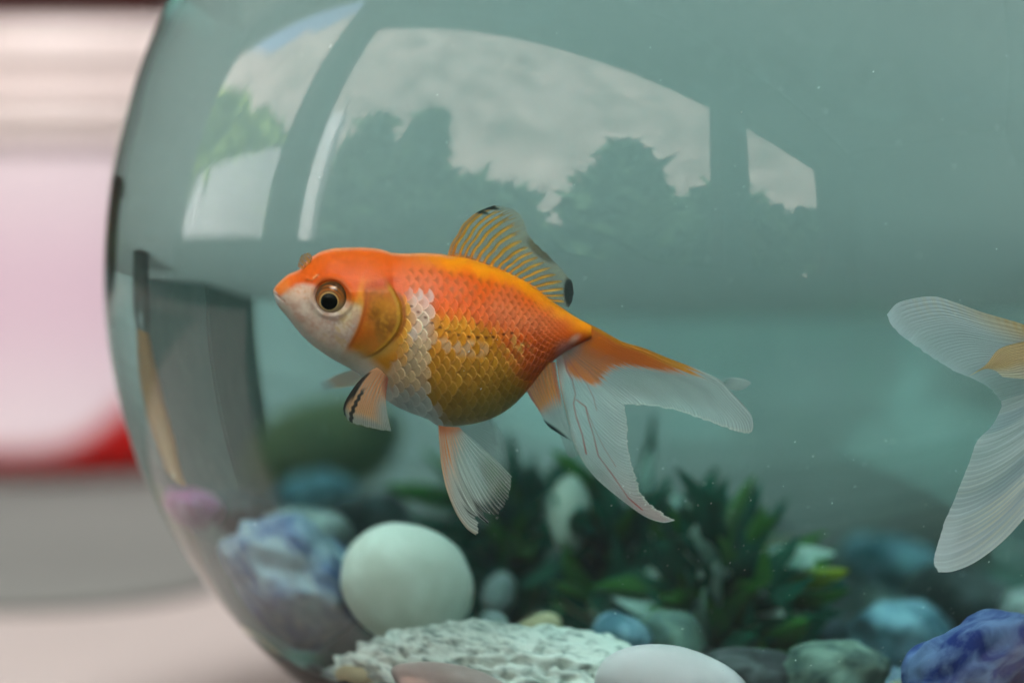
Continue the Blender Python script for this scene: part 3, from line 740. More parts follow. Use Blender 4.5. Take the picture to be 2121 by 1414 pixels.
def c_tail_low(X, Y, U, V_, ray, fine):
    c, al = tail_colour(X, Y, U, V_, ray, fine, 0)
    al = al+.12*sst(.5, 1, U)
    lim = np.interp(U, [0, .1, .25, .45, .7, .9, 1], [.62, .42, .22, .14, .16, .26, .30])+.10*(vnoise(U*60, 0*U, 1, 14)-.5)
    o = 1-sst(-.06, .07, V_-lim)
    c = mixc(c, lin((252, 122, 10)), o*np.clip(.25+.75*((1-sst(.2, .4, U))+sst(.82, .95, U)), 0, 1)); al = al*(1-o)+o*.85
    c = mixc(c, lin((222, 176, 140)), (1-o)*(1-sst(.25, .55, V_))*sst(.5, .95, U)*.7)
    c = mixc(c, lin((214, 178, 172)), sst(.55, .95, V_)*sst(.35, .9, U)*.8); al = al+.28*sst(.6, 1, V_)*sst(.3, .9, U)
    c = mixc(c, lin((150, 120, 118)), (1-o)*np.clip(ray-.3, 0, 1)*.35)
    for k, vn in enumerate(VEINS):
        d = polydist(X, Y, vn); w = (1.7, 1.4, 1.1, 1.0)[k]
        m = (1-sst(w*.4, w*1.5, d))*(.65 if k < 2 else .4)*(.6+.5*vnoise(X, Y, 30, 61))
        c = mixc(c, lin((200, 44, 44)), np.clip(m*1.25, 0, 1)); al = np.maximum(al, m*.9)
    c = mixc(c, lin((204, 128, 118)), blob(X, Y, 1166, 738, 20, 20, 0, .7)*.7)
    rim = sst(.98, .997, V_)
    c = mixc(c, lin((236, 222, 214)), rim); al = np.maximum(al, rim*.65)
    te = sst(.975, 1, U); c = mixc(c, lin((238, 236, 232)), te*.6); al = np.maximum(al, te*.7)
    return c, al
fin('tail_fin', gf, [(1166, 724), (1160, 732), (1152, 744)],
    [(1292, 836), (1297, 870), (1299, 900), (1305, 942), (1314, 978), (1325, 1014), (1336, 1033), (1369, 1060), (1397, 1077)],
    [(1166, 724), (1205, 762), (1250, 803), (1292, 836)],
    [(1152, 744), (1158, 786), (1168, 835), (1179, 880), (1188, 916), (1201, 944), (1218, 971), (1243, 998), (1288, 1035), (1336, 1069), (1372, 1081), (1397, 1077)],
    lambda U, V_: -3-34*V_*U+10*np.sin(V_*4)*(1-U), c_tail_low, 20, 380, 190, 5.0, 1.3, seed=9)
def c_tail_far(X, Y, U, V_, ray, fine):
    c = np.tile(lin((220, 216, 214)), X.shape+(1,)); o = 1-sst(.40, .6, V_)
    return mixc(c, lin((230, 100, 20)), o), .25+.35*sst(.85, .95, V_)+.4*o+.1*fine
fin('tail_fin', gf, [(1200, 664), (1192, 684), (1185, 700)], [(1555, 794), (1551, 801), (1532, 811), (1505, 808), (1480, 800)],
    [(1200, 664), (1288, 708), (1385, 745), (1450, 768), (1492, 787), (1515, 784), (1541, 788), (1555, 794)],
    [(1185, 700), (1290, 745), (1400, 785), (1480, 800)], lambda U, V_: 14+46*V_, c_tail_far, 10, 90, 120, 1.5, seed=12)
# anal fins
def c_anal(X, Y, U, V_, ray, fine):
    c = np.tile(lin((206, 204, 200)), X.shape+(1,)); al = .45+.15*ray
    o = 1-sst(-.1, .16, V_-.52+.25*(U-.5)-.14*ray)
    c = mixc(c, lin((254, 138, 12)), o); al = al*(1-o)+o*(.72+.25*ray)
    c = mixc(c, lin((216, 84, 14)), o*(sst(.86, .96, U)+(1-sst(.04, .14, U)))*.8)
    c = mixc(c, lin((250, 190, 110)), blob(X, Y, 1098, 765, 8, 5, .2, .5)*.9)
    b = blob(X, Y, 1146, 891, 46, 8, .62, .35)
    c = mixc(c, BLK, b); al = np.maximum(al, b*.95)
    return c, al
fin('anal_fin', gf, [(1086, 800), (1100, 770), (1122, 752), (1150, 748)], [(1128, 874), (1140, 886), (1158, 898), (1187, 915)],
    [(1086, 800), (1099, 824), (1115, 848), (1128, 874)], [(1150, 748), (1157, 800), (1170, 856), (1187, 915)],
    lambda U, V_: -22+10*V_, c_anal, 11, 140, 80, 2.0, 1.8, seed=15)
def c_pale(X, Y, U, V_, ray, fine):
    return np.tile(lin((208, 208, 206)), X.shape+(1,)), .25+.25*ray
fin('anal_fin', gf, [(1104, 790), (1125, 770), (1148, 756)], [(1165, 905), (1180, 948), (1205, 940)], [(1104, 790), (1130, 850), (1165, 905)], [(1148, 756), (1175, 850), (1205, 940)],
    lambda U, V_: 24+16*V_, c_pale, 9, 50, 40, 1.5, seed=16)
# pelvic fins
def c_pelvic(X, Y, U, V_, ray, fine):
    c = np.tile(lin((220, 218, 210)), X.shape+(1,)); al = .26+.16*fine+.35*(1-sst(.3, .7, U))
    o = (1-sst(.25, .80, V_+.55*U))
    c = mixc(c, lin((234, 132, 52)), np.clip(ray*1.2, 0, 1)*np.clip(o*1.3, 0, 1)); al = al+ray*(.25+.4*o)
    c = mixc(c, lin((222, 150, 96)), (1-ray)*o*.6); al = al+.25*o
    c = mixc(c, lin((216, 118, 70)), (1-sst(.02, .14, V_))); al = np.maximum(al, 1-sst(.0, .12, V_))
    le = 1-sst(.0, .05, U); c = mixc(c, lin((226, 190, 160)), le*.7); al = np.maximum(al, le*.8)
    d = sst(.78, .93, V_)*sst(.10, .2, U)*(1-sst(.75, .95, U))*(.35+.65*(1-ray))
    d = np.maximum(d, sst(.45, .8, V_)*(1-sst(.012, .03, np.abs(U-.24-.02*V_)))*.7)
    c = mixc(c, BLK*2+.01, d*.9); al = np.maximum(al, d*.7)
    return c, al
fin('pelvic_fin', gf, [(905, 878), (920, 881), (948, 882)],
    [(982, 1108), (987, 1092), (982, 1066), (995, 1076), (1009, 1083), (996, 1058), (1012, 1064), (1031, 1060), (1043, 1042), (1054, 1012), (1058, 985)],
    [(905, 878), (908, 928), (912, 968), (922, 1014), (940, 1060), (961, 1092), (982, 1108)], [(948, 882), (985, 915), (1025, 950), (1058, 985)],
    lambda U, V_: -58-40*V_*(1-.5*U), c_pelvic, 15, 260, 120, 7.0, 1.8, seed=19)
def c_pelvic2(X, Y, U, V_, ray, fine):
    c = np.tile(lin((206, 208, 206)), X.shape+(1,))
    return c, (.38+.34*ray)*(1-.6*sst(.6, 1, V_))
fin('pelvic_fin', gf, [(940, 880), (960, 878), (985, 872)], [(1058, 990), (1056, 950), (1048, 912), (1036, 888), (1024, 868)],
    [(940, 880), (990, 920), (1030, 960), (1058, 990)], [(985, 872), (1005, 868), (1024, 868)], lambda U, V_: 20+22*V_, c_pelvic2, 13, 120, 60, 5.0, 1.6, seed=21)
# pectoral fins
def c_pect(X, Y, U, V_, ray, fine):
    c = np.tile(lin((224, 168, 124)), X.shape+(1,)); al = .72+.2*ray
    c = mixc(c, lin((238, 128, 60)), ray*(1-sst(.55, .95, V_))*.8)
    w = sst(.55, .95, U)*sst(.25, .6, V_); w = np.maximum(w, sst(.78, .95, V_))
    c = mixc(c, lin((204, 204, 202)), w*.85); al = al*(1-.40*w)
    b = (1-sst(.10, .15, U-.03*np.sin(V_*3)))*sst(.04, .12, V_)
    b2 = (1-sst(.025, .055, np.abs(U-.31+.10*V_+.012*np.sin(V_*60))))*sst(.35, .5, V_)
    m = np.clip(np.maximum(b*(1-.8*blob(U, V_, .13, .85, .06, .2, 0, .5)), b2), 0, 1)
    c = mixc(c, BLK, m*.96); al = np.maximum(al, m*.97)
    c = mixc(c, lin((148, 42, 34)), blob(U, V_, .86, .0, .28, .26, 0, .6)*.85); al = np.maximum(al, 1-sst(.0, .2, V_))
    return c, al
fin('pectoral_fin', gf, [(764, 762), (780, 757), (799, 770), (798, 790)], [(703, 853), (714, 868), (730, 874), (754, 880), (781, 886), (804, 889)],
    [(764, 762), (735, 786), (711, 818), (702, 838), (703, 853)], [(798, 790), (794, 820), (796, 853), (804, 889)],
    lambda U, V_: -85-52*V_*(1-.35*U), c_pect, 13, 220, 90, 2.5, 2.2, seed=24)
def c_pect2(X, Y, U, V_, ray, fine):
    c = np.tile(lin((226, 168, 140)), X.shape+(1,))
    return mixc(c, lin((206, 208, 210)), sst(.6, .95, V_)), .72+0*U-.3*sst(.7, 1, V_)
fin('pectoral_fin', gf, [(742, 768), (760, 785), (765, 798)], [(674, 798), (677, 806), (682, 812)], [(742, 768), (710, 780), (674, 798)], [(765, 798), (722, 806), (682, 812)],
    lambda U, V_: 92+46*V_, c_pect2, 9, 50, 40, 1.5, seed=26)
# nostril flap
def c_flap(X, Y, U, V_, ray, fine): return np.tile(lin((214, 150, 40)), X.shape+(1,)), .45+.3*ray
fin('nostril_flap', gf, [(626, 556), (640, 545), (645, 534)], [(614, 548), (622, 527), (638, 521)], [(626, 556), (618, 553), (614, 548)], [(645, 534), (643, 527), (638, 521)],
    lambda U, V_: -22-6*V_, c_flap, 4, 24, 16, seed=28)

# ------------------------------------------------------------------ second fish: its pale tail reaches into the picture
g2 = thing('goldfish', 'pale yellow and white goldfish with flowing white tail', 'goldfish', tuple(at(2240, 760, FY)))
def c2_up(X, Y, U, V_, ray, fine):
    c = np.tile(lin((224, 230, 234)), X.shape+(1,))
    y = (1-sst(.3, .78, V_+.55*U))
    c = mixc(c, lin((232, 180, 100)), y*.9)
    seg = .5+.5*np.sin(V_*150+2*U)
    c = mixc(c, lin((238, 226, 200)), (1-sst(.0, .30, U))*seg*.35*(1-sst(.8, .95, V_)))
    al = .52+.10*fine+.28*(1-sst(.0, .4, U))
    tip = sst(.93, 1, V_); c = mixc(c, lin((232, 240, 246)), tip*.8); al = np.maximum(al, tip*.62)
    return c, al*(1-.35*sst(.6, .95, U))
fin('tail_fin', g2, [(2250, 735), (2245, 750), (2240, 770)],
    [(1838, 649), (1853, 678), (1889, 709), (1934, 740), (1978, 767), (2023, 787), (2054, 806), (2074, 830)],
    [(2250, 735), (2180, 695), (2121, 671), (2090, 661), (2032, 644), (1978, 624), (1934, 612), (1889, 617), (1858, 627), (1838, 649)],
    [(2240, 770), (2190, 790), (2130, 812), (2074, 830)], lambda U, V_: -6-30*V_*(1-U), c2_up, 17, 260, 150, 3.0, .7, seed=31)
def c2_low(X, Y, U, V_, ray, fine):
    c = np.tile(lin((232, 234, 236)), X.shape+(1,))
    c = mixc(c, lin((252, 236, 204)), np.clip(ray, 0, 1)*sst(.3, .8, U)*.6)
    al = .60+.18*ray*sst(.1, .6, U)+.08*fine+.3*sst(.45, 1, U)
    bnd = vnoise(U*14, V_*1.5, 1, 5); c = mixc(c, lin((176, 190, 206)), sst(.45, .8, bnd)*.6*(1-sst(.8, 1, U)))
    al = al*(.75+.35*vnoise(U*30, V_*2, 1, 8))
    tip = sst(.70, .96, V_)*sst(.40, .8, U); c = mixc(c, lin((244, 246, 248)), tip); al = np.maximum(al, tip*.92)
    te = sst(.9, .99, U); c = mixc(c, lin((246, 246, 244)), te*.8); al = np.maximum(al, te*.85)
    return c, al
fin('tail_fin', g2, [(2240, 770), (2238, 790), (2236, 815)],
    [(2074, 830), (2072, 848), (2054, 883), (2027, 910), (2010, 954), (1992, 999), (1974, 1043), (1956, 1088), (1943, 1133), (1936, 1164), (1947, 1185)],
    [(2240, 770), (2190, 790), (2130, 812), (2074, 830)],
    [(2236, 815), (2200, 930), (2160, 1025), (2121, 1076), (2076, 1124), (2023, 1164), (1978, 1183), (1947, 1185)],
    lambda U, V_: -6-40*V_*U, c2_low, 15, 260, 160, 3.0, .8, seed=33)
def c2_an(X, Y, U, V_, ray, fine):
    c = np.tile(lin((240, 196, 130)), X.shape+(1,))
    c = mixc(c, lin((236, 222, 200)), sst(.55, .9, U)*.8)
    return c, .62+.3*ray
fin('anal_fin', g2, [(2235, 690), (2240, 730), (2235, 775)], [(2009, 777), (2040, 762), (2062, 764), (2080, 778)],
    [(2235, 690), (2180, 694), (2121, 705), (2072, 720), (2045, 752), (2009, 777)], [(2235, 775), (2180, 780), (2121, 782), (2080, 778)],
    lambda U, V_: -40-10*V_, c2_an, 9, 120, 90, 1.5, 2.6, seed=35)
# its body, turned away into the bowl beyond the frame
bx0 = at(2235, 765, FY); th2 = math.radians(52); L2 = 0.040
tt = np.linspace(0, 1, 90); aa = np.linspace(0, 2*math.pi, 72, endpoint=False)
hh = pchip([0, .12, .35, .6, .85, .96, 1], [.0026, .0042, .0100, .0118, .0086, .004, .0006], tt)
ww = hh*np.interp(tt, [0, .3, 1], [.45, .62, .68])
T2, A2 = np.meshgrid(tt, aa, indexing='ij')
sl = scale_field(566+640*(1-T2), .5-.5*np.cos(A2))
wl2 = (ww[:, None]*np.sin(A2))*(1+.03*(sl[0]-.5)*sst(.9, .6, T2))
ca, sa = math.cos(th2), math.sin(th2)
ax = L2*T2
V = np.stack([bx0[0]+ca*ax-sa*wl2, bx0[1]+sa*ax+ca*wl2, bx0[2]+hh[:, None]*np.cos(A2)-.001*T2], -1).reshape(-1, 3)
c = np.tile(lin((230, 170, 80)), T2.shape+(1,)); c = mixc(c, lin((226, 218, 206)), sst(-.1, .5, -np.cos(A2)+.5*(vnoise(T2*40, A2*6, 4, 2)-.5)))
c = mixc(c, c*.7, (1-sst(0, .12, sl[1]))*.5*sst(.9, .6, T2))
F = [tuple(f) for f in grid_faces(90, 72)]+[(i*72+71, (i+1)*72+71, (i+1)*72, i*72) for i in range(89)]+[tuple(range(72)), tuple(89*72+k for k in range(71, -1, -1))]
obj('body', V, F, M_skin, g2, np.concatenate([np.clip(c, 0, .95), np.ones(c.shape[:2]+(1,))], -1).reshape(-1, 4))
for s in (-1, 1):
    p0 = np.array([bx0[0]+ca*L2*.85, bx0[1]+sa*L2*.85, bx0[2]+.002])+s*np.array([-sa, ca, 0])*.0052
    V, F = lathe([(.0001, -.0009), (.0016, -.0006), (.0022, .0), (.0018, .0007), (.0001, .0011)], 20)
    R_ = np.array(Vector((-sa*s, ca*s, 0)).to_track_quat('Z', 'Y').to_matrix())
    e = obj('eye', V@R_.T+p0, F, plain('fish_iris_pale', (.45, .3, .1), .2, .5, .1), g2)
    V, F = lathe([(.0010, .00095), (.0008, .0012), (.0001, .0013)], 16)
    obj('pupil', V@R_.T+p0, F, M_pupil, e)
dp = np.array([bx0[0]+ca*L2*.3, bx0[1]+sa*L2*.3, bx0[2]])
U_, V_ = np.meshgrid(np.linspace(0, 1, 60), np.linspace(0, 1, 20), indexing='ij')
axp = L2*(.22+.45*U_)-.006*V_
hgt = pchip([0, .12, .35, .6, .85, .96, 1], [.0026, .0042, .0100, .0118, .0086, .004, .0006], np.clip(.22+.45*U_, 0, 1))
V = np.stack([bx0[0]+ca*axp, bx0[1]+sa*axp, bx0[2]-.001+hgt*.96+.011*V_*(.35+.65*U_)], -1).reshape(-1, 3)
ry = .5+.5*np.sin(U_*100)
cc = np.concatenate([np.tile(lin((232, 196, 120)), U_.shape+(1,)), (.3+.4*ry*(1-.6*V_))[..., None]], -1)
obj('dorsal_fin', V, grid_faces(60, 20), M_fin, g2, cc.reshape(-1, 4))

# ------------------------------------------------------------------ stones on the bottom
def bed_z(x, y):
    return float(np.interp(y, [-.09, -.05, 0, .05, .09], [-.068, -.063, -.056, -.044, -.036]))
V, F = [], []
nr, na = 40, 96
for i in range(nr):
    for j in range(na):
        r = .0995*(i+.001)/(nr-1); a = 2*math.pi*j/na
        x, y = r*math.cos(a), r*math.sin(a)
        z = bed_z(x, y)
        lim = ell_r(z, ai, bti, bbi)-.0006
        if r > lim: x, y = x*lim/r, y*lim/r
        z += .0022*noise.noise(Vector((x*260, y*260, 3)))
        V.append((x, y, z))
F = [tuple(f) for f in grid_faces(nr, na)]+[(i*na+na-1, (i+1)*na+na-1, (i+1)*na, i*na) for i in range(nr-1)]
tag(obj('gravel', V, F, plain('dark_gravel', (0.05, 0.055, 0.05), 0.8, 0.3, 0.7, 300, 0.6, 500)), 'dark fine gravel bed in the bottom of the bowl', 'gravel', kind='stuff')

def stone_mesh(sub, amp, freq, seed, pits=0.0, pitf=0.0, flat=0.0):
    bm = bmesh.new(); bmesh.ops.create_icosphere(bm, subdivisions=sub, radius=1)
    for v in bm.verts:
        p = v.co.normalized(); q = p*freq+Vector((seed*3.1, seed*1.7, seed*.9))
        d = 1+amp*(noise.noise(q)+.45*noise.noise(q*2.1)+.2*noise.noise(q*4.3))
        if pits:
            cell = noise.voronoi(p*pitf+Vector((seed, 0, 0)))[0]
            d -= pits*max(0, 1-cell[0]*2.4)**1.0
            d += pits*.5*noise.noise(p*pitf*1.3)
        v.co = p*d
        if flat: v.co.z = math.copysign(abs(v.co.z)**(1+flat), v.co.z)
    V = np.array([v.co[:] for v in bm.verts]); F = [tuple(w.index for w in f.verts) for f in bm.faces]
    bm.free(); return V, F
def rot_m(rx, ry, rz): return np.array((Matrix.Rotation(rz, 3, 'Z')@Matrix.Rotation(ry, 3, 'Y')@Matrix.Rotation(rx, 3, 'X')))
def stone_mat(name, c1, c2, scale=250, thr=.5, rough=.6, bump=.25, bscale=900):
    m, n, l, b = new_mat(name)
    tc = n.new('ShaderNodeTexCoord'); nz = n.new('ShaderNodeTexNoise'); nz.inputs['Scale'].default_value = scale; nz.inputs['Detail'].default_value = 6
    nz.inputs['Distortion'].default_value = .6
    l.new(tc.outputs['Object'], nz.inputs['Vector'])
    cr = n.new('ShaderNodeValToRGB'); cr.color_ramp.elements[0].position = thr-.1; cr.color_ramp.elements[1].position = thr+.12
    cr.color_ramp.elements[0].color = (*lin(c1), 1); cr.color_ramp.elements[1].color = (*lin(c2), 1)
    l.new(nz.outputs['Fac'], cr.inputs[0]); l.new(cr.outputs[0], b.inputs['Base Color'])
    b.inputs['Roughness'].default_value = rough; b.inputs['Specular IOR Level'].default_value = .25
    bp = n.new('ShaderNodeBump'); bp.inputs['Strength'].default_value = bump; bp.inputs['Distance'].default_value = .0004
    n2 = n.new('ShaderNodeTexNoise'); n2.inputs['Scale'].default_value = bscale; l.new(tc.outputs['Object'], n2.inputs['Vector'])
    l.new(n2.outputs['Fac'], bp.inputs['Height']); l.new(bp.outputs[0], b.inputs['Normal'])
    return m
def hero(name, label, cat, px, py, rx, ry, Y, mat, rdep=None, rot=0.0, sub=4, amp=.10, freq=1.3, seed=1, **kw):
    c = at(px, py, Y); mx = np.linalg.norm(at(px+1, py, Y)-at(px-1, py, Y))/2; my = np.linalg.norm(at(px, py+1, Y)-at(px, py-1, Y))/2
    V, F = stone_mesh(sub, amp, freq, seed, **kw)
    V = V*np.array([rx*mx, (rdep or (rx+ry)/2)*mx, ry*my])
    c0, s0 = math.cos(-rot), math.sin(-rot)
    V = np.stack([V[:, 0]*c0-V[:, 2]*s0, V[:, 1], V[:, 0]*s0+V[:, 2]*c0], 1)+c
    o = obj(name, V, F, mat, loc=(c[0], c[1], V[:, 2].min()))
    return tag(o, label, cat)
MS = dict(
 white=stone_mat('white_pebble', (206, 202, 190), (222, 220, 210), 120, .5, .5, .08),
 bluegrey=stone_mat('blue_grey_rock', (70, 88, 132), (146, 158, 168), 150, .47, .6, .5, 500),
 grey=stone_mat('grey_rock', (120, 124, 124), (176, 180, 178), 300),
 porous=stone_mat('porous_rock', (150, 158, 152), (226, 228, 220), 420, .42, .75, .5, 1200),
 smooth=stone_mat('smooth_white_stone', (222, 220, 222), (234, 232, 234), 90, .5, .45, .05),
 pinkish=stone_mat('pinkish_stone', (206, 186, 180), (220, 206, 200), 150, .5, .5, .08),
 blue=stone_mat('blue_coral', (30, 64, 150), (126, 162, 216), 170, .50, .6, .4, 800),
 teal=stone_mat('teal_rock', (70, 104, 120), (140, 170, 186), 220, .5),
 tan=stone_mat('tan_pebble', (160, 140, 106), (206, 186, 150), 220, .45),
 yellow=stone_mat('yellow_brown_stone', (122, 112, 76), (146, 134, 92), 180, .5),
 purple=stone_mat('purple_stone', (150, 70, 120), (196, 140, 170), 200, .5),
 dark=stone_mat('dark_stone', (38, 42, 44), (84, 90, 90), 240, .55),
 green=stone_mat('green_grey_stone', (62, 84, 78), (112, 132, 120), 240, .5))
hero('pebble', 'large round creamy white pebble beside the blue grey rock', 'pebble', 840, 1212, 136, 128, -.022, MS['white'], 100, .0, 5, .035, 1.1, 2)
hero('rock', 'big blue and grey mottled rock left of the round white pebble', 'rock', 590, 1205, 140, 130, -.008, MS['bluegrey'], 120, .3, 5, .20, 1.6, 5)
hero('rock', 'pale grey rock lying on top of the blue mottled rock', 'rock', 640, 1095, 92, 44, .012, MS['grey'], 80, .1, 4, .16, 1.6, 6)
hero('pebble', 'upright oval white pebble standing behind the lower tail lobe', 'pebble', 1180, 1065, 43, 80, .004, MS['white'], 50, .0, 4, .05, 1.1, 8)
hero('porous_rock', 'long pitted pale grey rock along the bottom front', 'rock', 1075, 1476, 400, 160, -.036, MS['porous'], 230, .02, 6, .07, 2.2, 9, pits=.17, pitf=8.5)
hero('stone', 'smooth white stone lying on the pitted rock', 'stone', 1400, 1440, 170, 95, -.060, MS['smooth'], 110, .35, 4, .05, 1.0, 11)
hero('stone', 'flat pinkish stone in front of the pitted rock', 'stone', 930, 1422, 120, 46, -.064, MS['pinkish'], 80, .0, 4, .06, 1.0, 12)
hero('coral_stone', 'knobbly deep blue coral stone below the second fish tail', 'coral', 2030, 1395, 150, 108, -.056, MS['blue'], 110, .0, 5, .16, 1.3, 13, pits=.14, pitf=1.6)
hero('rock', 'blurred teal blue rock behind the blue coral stone', 'rock', 1870, 1320, 110, 80, .004, MS['teal'], 100, .1, 4, .18, 1.4, 14)
hero('pebble', 'tan oval pebble tilted beside the plant foot', 'pebble', 1112, 1306, 56, 34, -.016, MS['tan'], 40, -.5, 4, .06, 1.1, 15)
hero('pebble', 'small grey pebble between the white and tan pebbles', 'pebble', 1022, 1308, 36, 42, -.012, MS['grey'], 40, 0, 4, .08, 1.1, 16)
hero('pebble', 'grey pebble standing at the shadowed right side of the white pebble', 'pebble', 1034, 1232, 34, 48, .004, MS['grey'], 36, .3, 4, .12, 1.2, 17)
hero('pebble', 'beige pointed pebble under the plant leaves', 'pebble', 1212, 1248, 58, 30, .006, MS['tan'], 40, .45, 4, .12, 1.3, 18)
hero('rock', 'pale blue stone at the foot of the plant', 'stone', 1285, 1318, 66, 46, -.022, MS['teal'], 50, .2, 4, .16, 1.4, 19)
hero('rock', 'pale green grey stone above the smooth white stone', 'stone', 1390, 1318, 66, 58, -.018, MS['green'], 60, .2, 4, .16, 1.4, 20)
hero('stone', 'purple pink stone squeezed against the bowl edge', 'stone', 392, 1052, 62, 40, .012, MS['purple'], 50, 0, 4, .14, 1.3, 21)
hero('stone', 'dark stone beside the purple stone', 'stone', 500, 1060, 66, 46, .016, MS['dark'], 55, 0, 4, .16, 1.3, 22)
hero('boulder', 'large yellow brown stone blurred at the back of the bowl', 'stone', 690, 925, 150, 105, .074, MS['yellow'], 100, 0, 4, .10, 1.2, 23)
hero('rock', 'dim blue grey rock below the yellow brown stone', 'rock', 655, 1020, 84, 46, .050, MS['teal'], 70, 0, 4, .18, 1.4, 24)
hero('rock', 'dark brown rock behind the round white pebble', 'rock', 760, 1075, 95, 60, .040, MS['dark'], 80, 0, 4, .18, 1.4, 25)
hero('rock', 'green grey rock under the blue teal rock', 'rock', 1720, 1395, 120, 70, -.03, MS['green'], 90, 0, 4, .18, 1.4, 26)
hero('rock', 'dark rock under the spiky plant', 'rock', 1540, 1400, 120, 60, -.03, MS['dark'], 90, 0, 4, .18, 1.4, 27)
hero('rock', 'grey blue rock low behind the second fish tail', 'rock', 1860, 1170, 120, 60, .045, MS['teal'], 90, .2, 4, .18, 1.4, 28)
hero('rock', 'dim brown rock behind the tip of the second fish tail', 'rock', 1990, 1240, 120, 70, .03, MS['dark'], 90, .2, 4, .18, 1.4, 29)
hero('rock', 'grey rock at the right beside the blue coral', 'rock', 2150, 1290, 90, 80, .01, MS['grey'], 90, .2, 4, .18, 1.4, 30)
# small pebbles everywhere else: a few shared meshes, each pebble an object of its own
kinds = [('pebble', 'small grey pebble in the gravel of the bowl', MS['grey'], 'small grey pebbles'), ('pebble', 'small dark pebble in the gravel of the bowl', MS['dark'], 'small dark pebbles'),
         ('pebble', 'small blue grey pebble in the gravel of the bowl', MS['bluegrey'], 'small blue grey pebbles'), ('pebble', 'small green grey pebble in the gravel of the bowl', MS['green'], 'small green grey pebbles'),
         ('pebble', 'small tan pebble in the gravel of the bowl', MS['tan'], 'small tan pebbles')]
pm = []
for k, (nm, lb_, mt, g) in enumerate(kinds):
    for s in range(3):
        V, F = stone_mesh(3, .16, 1.3, 40+k*3+s)
        me = bpy.data.meshes.new(nm); me.from_pydata((V*np.array([1, .85, .7])).tolist(), [], F); me.materials.append(mt)
        me.polygons.foreach_set('use_smooth', [True]*len(me.polygons)); pm.append((k, me))
heroes = [o for o in col.objects if o.type == 'MESH' and o.get('category') in ('pebble', 'rock', 'stone', 'coral')]
cnt = 0
for t_ in range(2000):
    if cnt >= 120: break
    a, r = rnd.uniform(0, 2*math.pi), .088*math.sqrt(rnd.random())
    x, y = r*math.cos(a), r*math.sin(a); s = rnd.uniform(.0028, .0062)
    z = bed_z(x, y)+s*.35
    if math.hypot(x, y)+s > ell_r(z, ai, bti, bbi)-.002: continue
    k, me = pm[rnd.choices(range(15), [3, 3, 3, 4, 4, 4, 2, 2, 2, 2, 2, 2, 1, 1, 1])[0]]
    o = bpy.data.objects.new('pebble', me); col.objects.link(o)
    o.location = (x, y, z); o.scale = (s, s*rnd.uniform(.7, 1), s*rnd.uniform(.7, 1)); o.rotation_euler = (rnd.uniform(-.5, .5), rnd.uniform(-.5, .5), rnd.uniform(0, 6.28))
    tag(o, kinds[k][1], 'pebble', kinds[k][3]); cnt += 1

# ------------------------------------------------------------------ plastic water plants
def leaf_mat(name, c1, c2):
    m, n, l, b = new_mat(name)
    tc = n.new('ShaderNodeTexCoord'); sp = n.new('ShaderNodeSeparateXYZ'); l.new(tc.outputs['Object'], sp.inputs[0])
    cr = n.new('ShaderNodeValToRGB'); cr.color_ramp.elements[0].color = (*lin(c1), 1); cr.color_ramp.elements[1].color = (*lin(c2), 1)
    cr.color_ramp.elements[0].position = .15; cr.color_ramp.elements[1].position = .8
    l.new(sp.outputs['Y'], cr.inputs[0]); l.new(cr.outputs[0], b.inputs['Base Color'])
    b.inputs['Roughness'].default_value = .3; b.inputs['Specular IOR Level'].default_value = .4
    tl = n.new('ShaderNodeBsdfTranslucent'); l.new(cr.outputs[0], tl.inputs['Color'])
    mx = n.new('ShaderNodeMixShader'); mx.inputs[0].default_value = .2
    l.new(b.outputs[0], mx.inputs[1]); l.new(tl.outputs[0], mx.inputs[2]); l.new(mx.outputs[0], n['Material Output'].inputs['Surface'])
    return m
LM = dict(d=leaf_mat('leaf_dark', (3, 40, 34), (22, 96, 74)), g=leaf_mat('leaf_green', (8, 52, 30), (66, 122, 46)),
          p=leaf_mat('leaf_sheen', (50, 120, 96), (206, 224, 214)), y=leaf_mat('leaf_yellow', (30, 84, 50), (168, 178, 40)))  # the pale leaves carry a wide sheen in their colour
def leaf_mesh(fold, bend):
    V, F = [], []; n = 9
    for i in range(n):
        t = i/(n-1); w = .5*math.sin(math.pi*min(1, t*.93+.05))**.8*(1-.25*t)
        for s in (-1, -.5, 0, .5, 1):
            V.append((s*w, t, bend*t*t+fold*abs(s)*w))
    return V, grid_faces(n, 5)
leafs = {}
for k in LM:
    for j, (f_, b_) in enumerate(((.35, -.18), (.2, .1), (.5, -.05))):
        V, F = leaf_mesh(f_, b_); me = bpy.data.meshes.new('leaf'); me.from_pydata(V, [], [tuple(int(q) for q in f) for f in F])
        me.polygons.foreach_set('use_smooth', [True]*len(me.polygons)); me.materials.append(LM[k]); leafs[k, j] = me
def add_leaf(par, base, tip, width, kind, roll=0.0):
    base, tip = np.array(base), np.array(tip); d = Vector(tip-base); L = d.length; d.normalize()
    side = d.cross(Vector((0, 1, 0)));
    if side.length < .05: side = Vector((1, 0, 0))
    side.normalize(); nrm = side.cross(d)
    M = Matrix((side, d, nrm)).transposed()@Matrix.Rotation(roll, 3, 'Y')
    o = bpy.data.objects.new('leaf', leafs[kind, rnd.randrange(3)]); col.objects.link(o); o.parent = par
    o.matrix_local = Matrix.Translation(Vector(base-wloc(par)))@(M.to_4x4())@Matrix.Diagonal((width, L, L, 1))
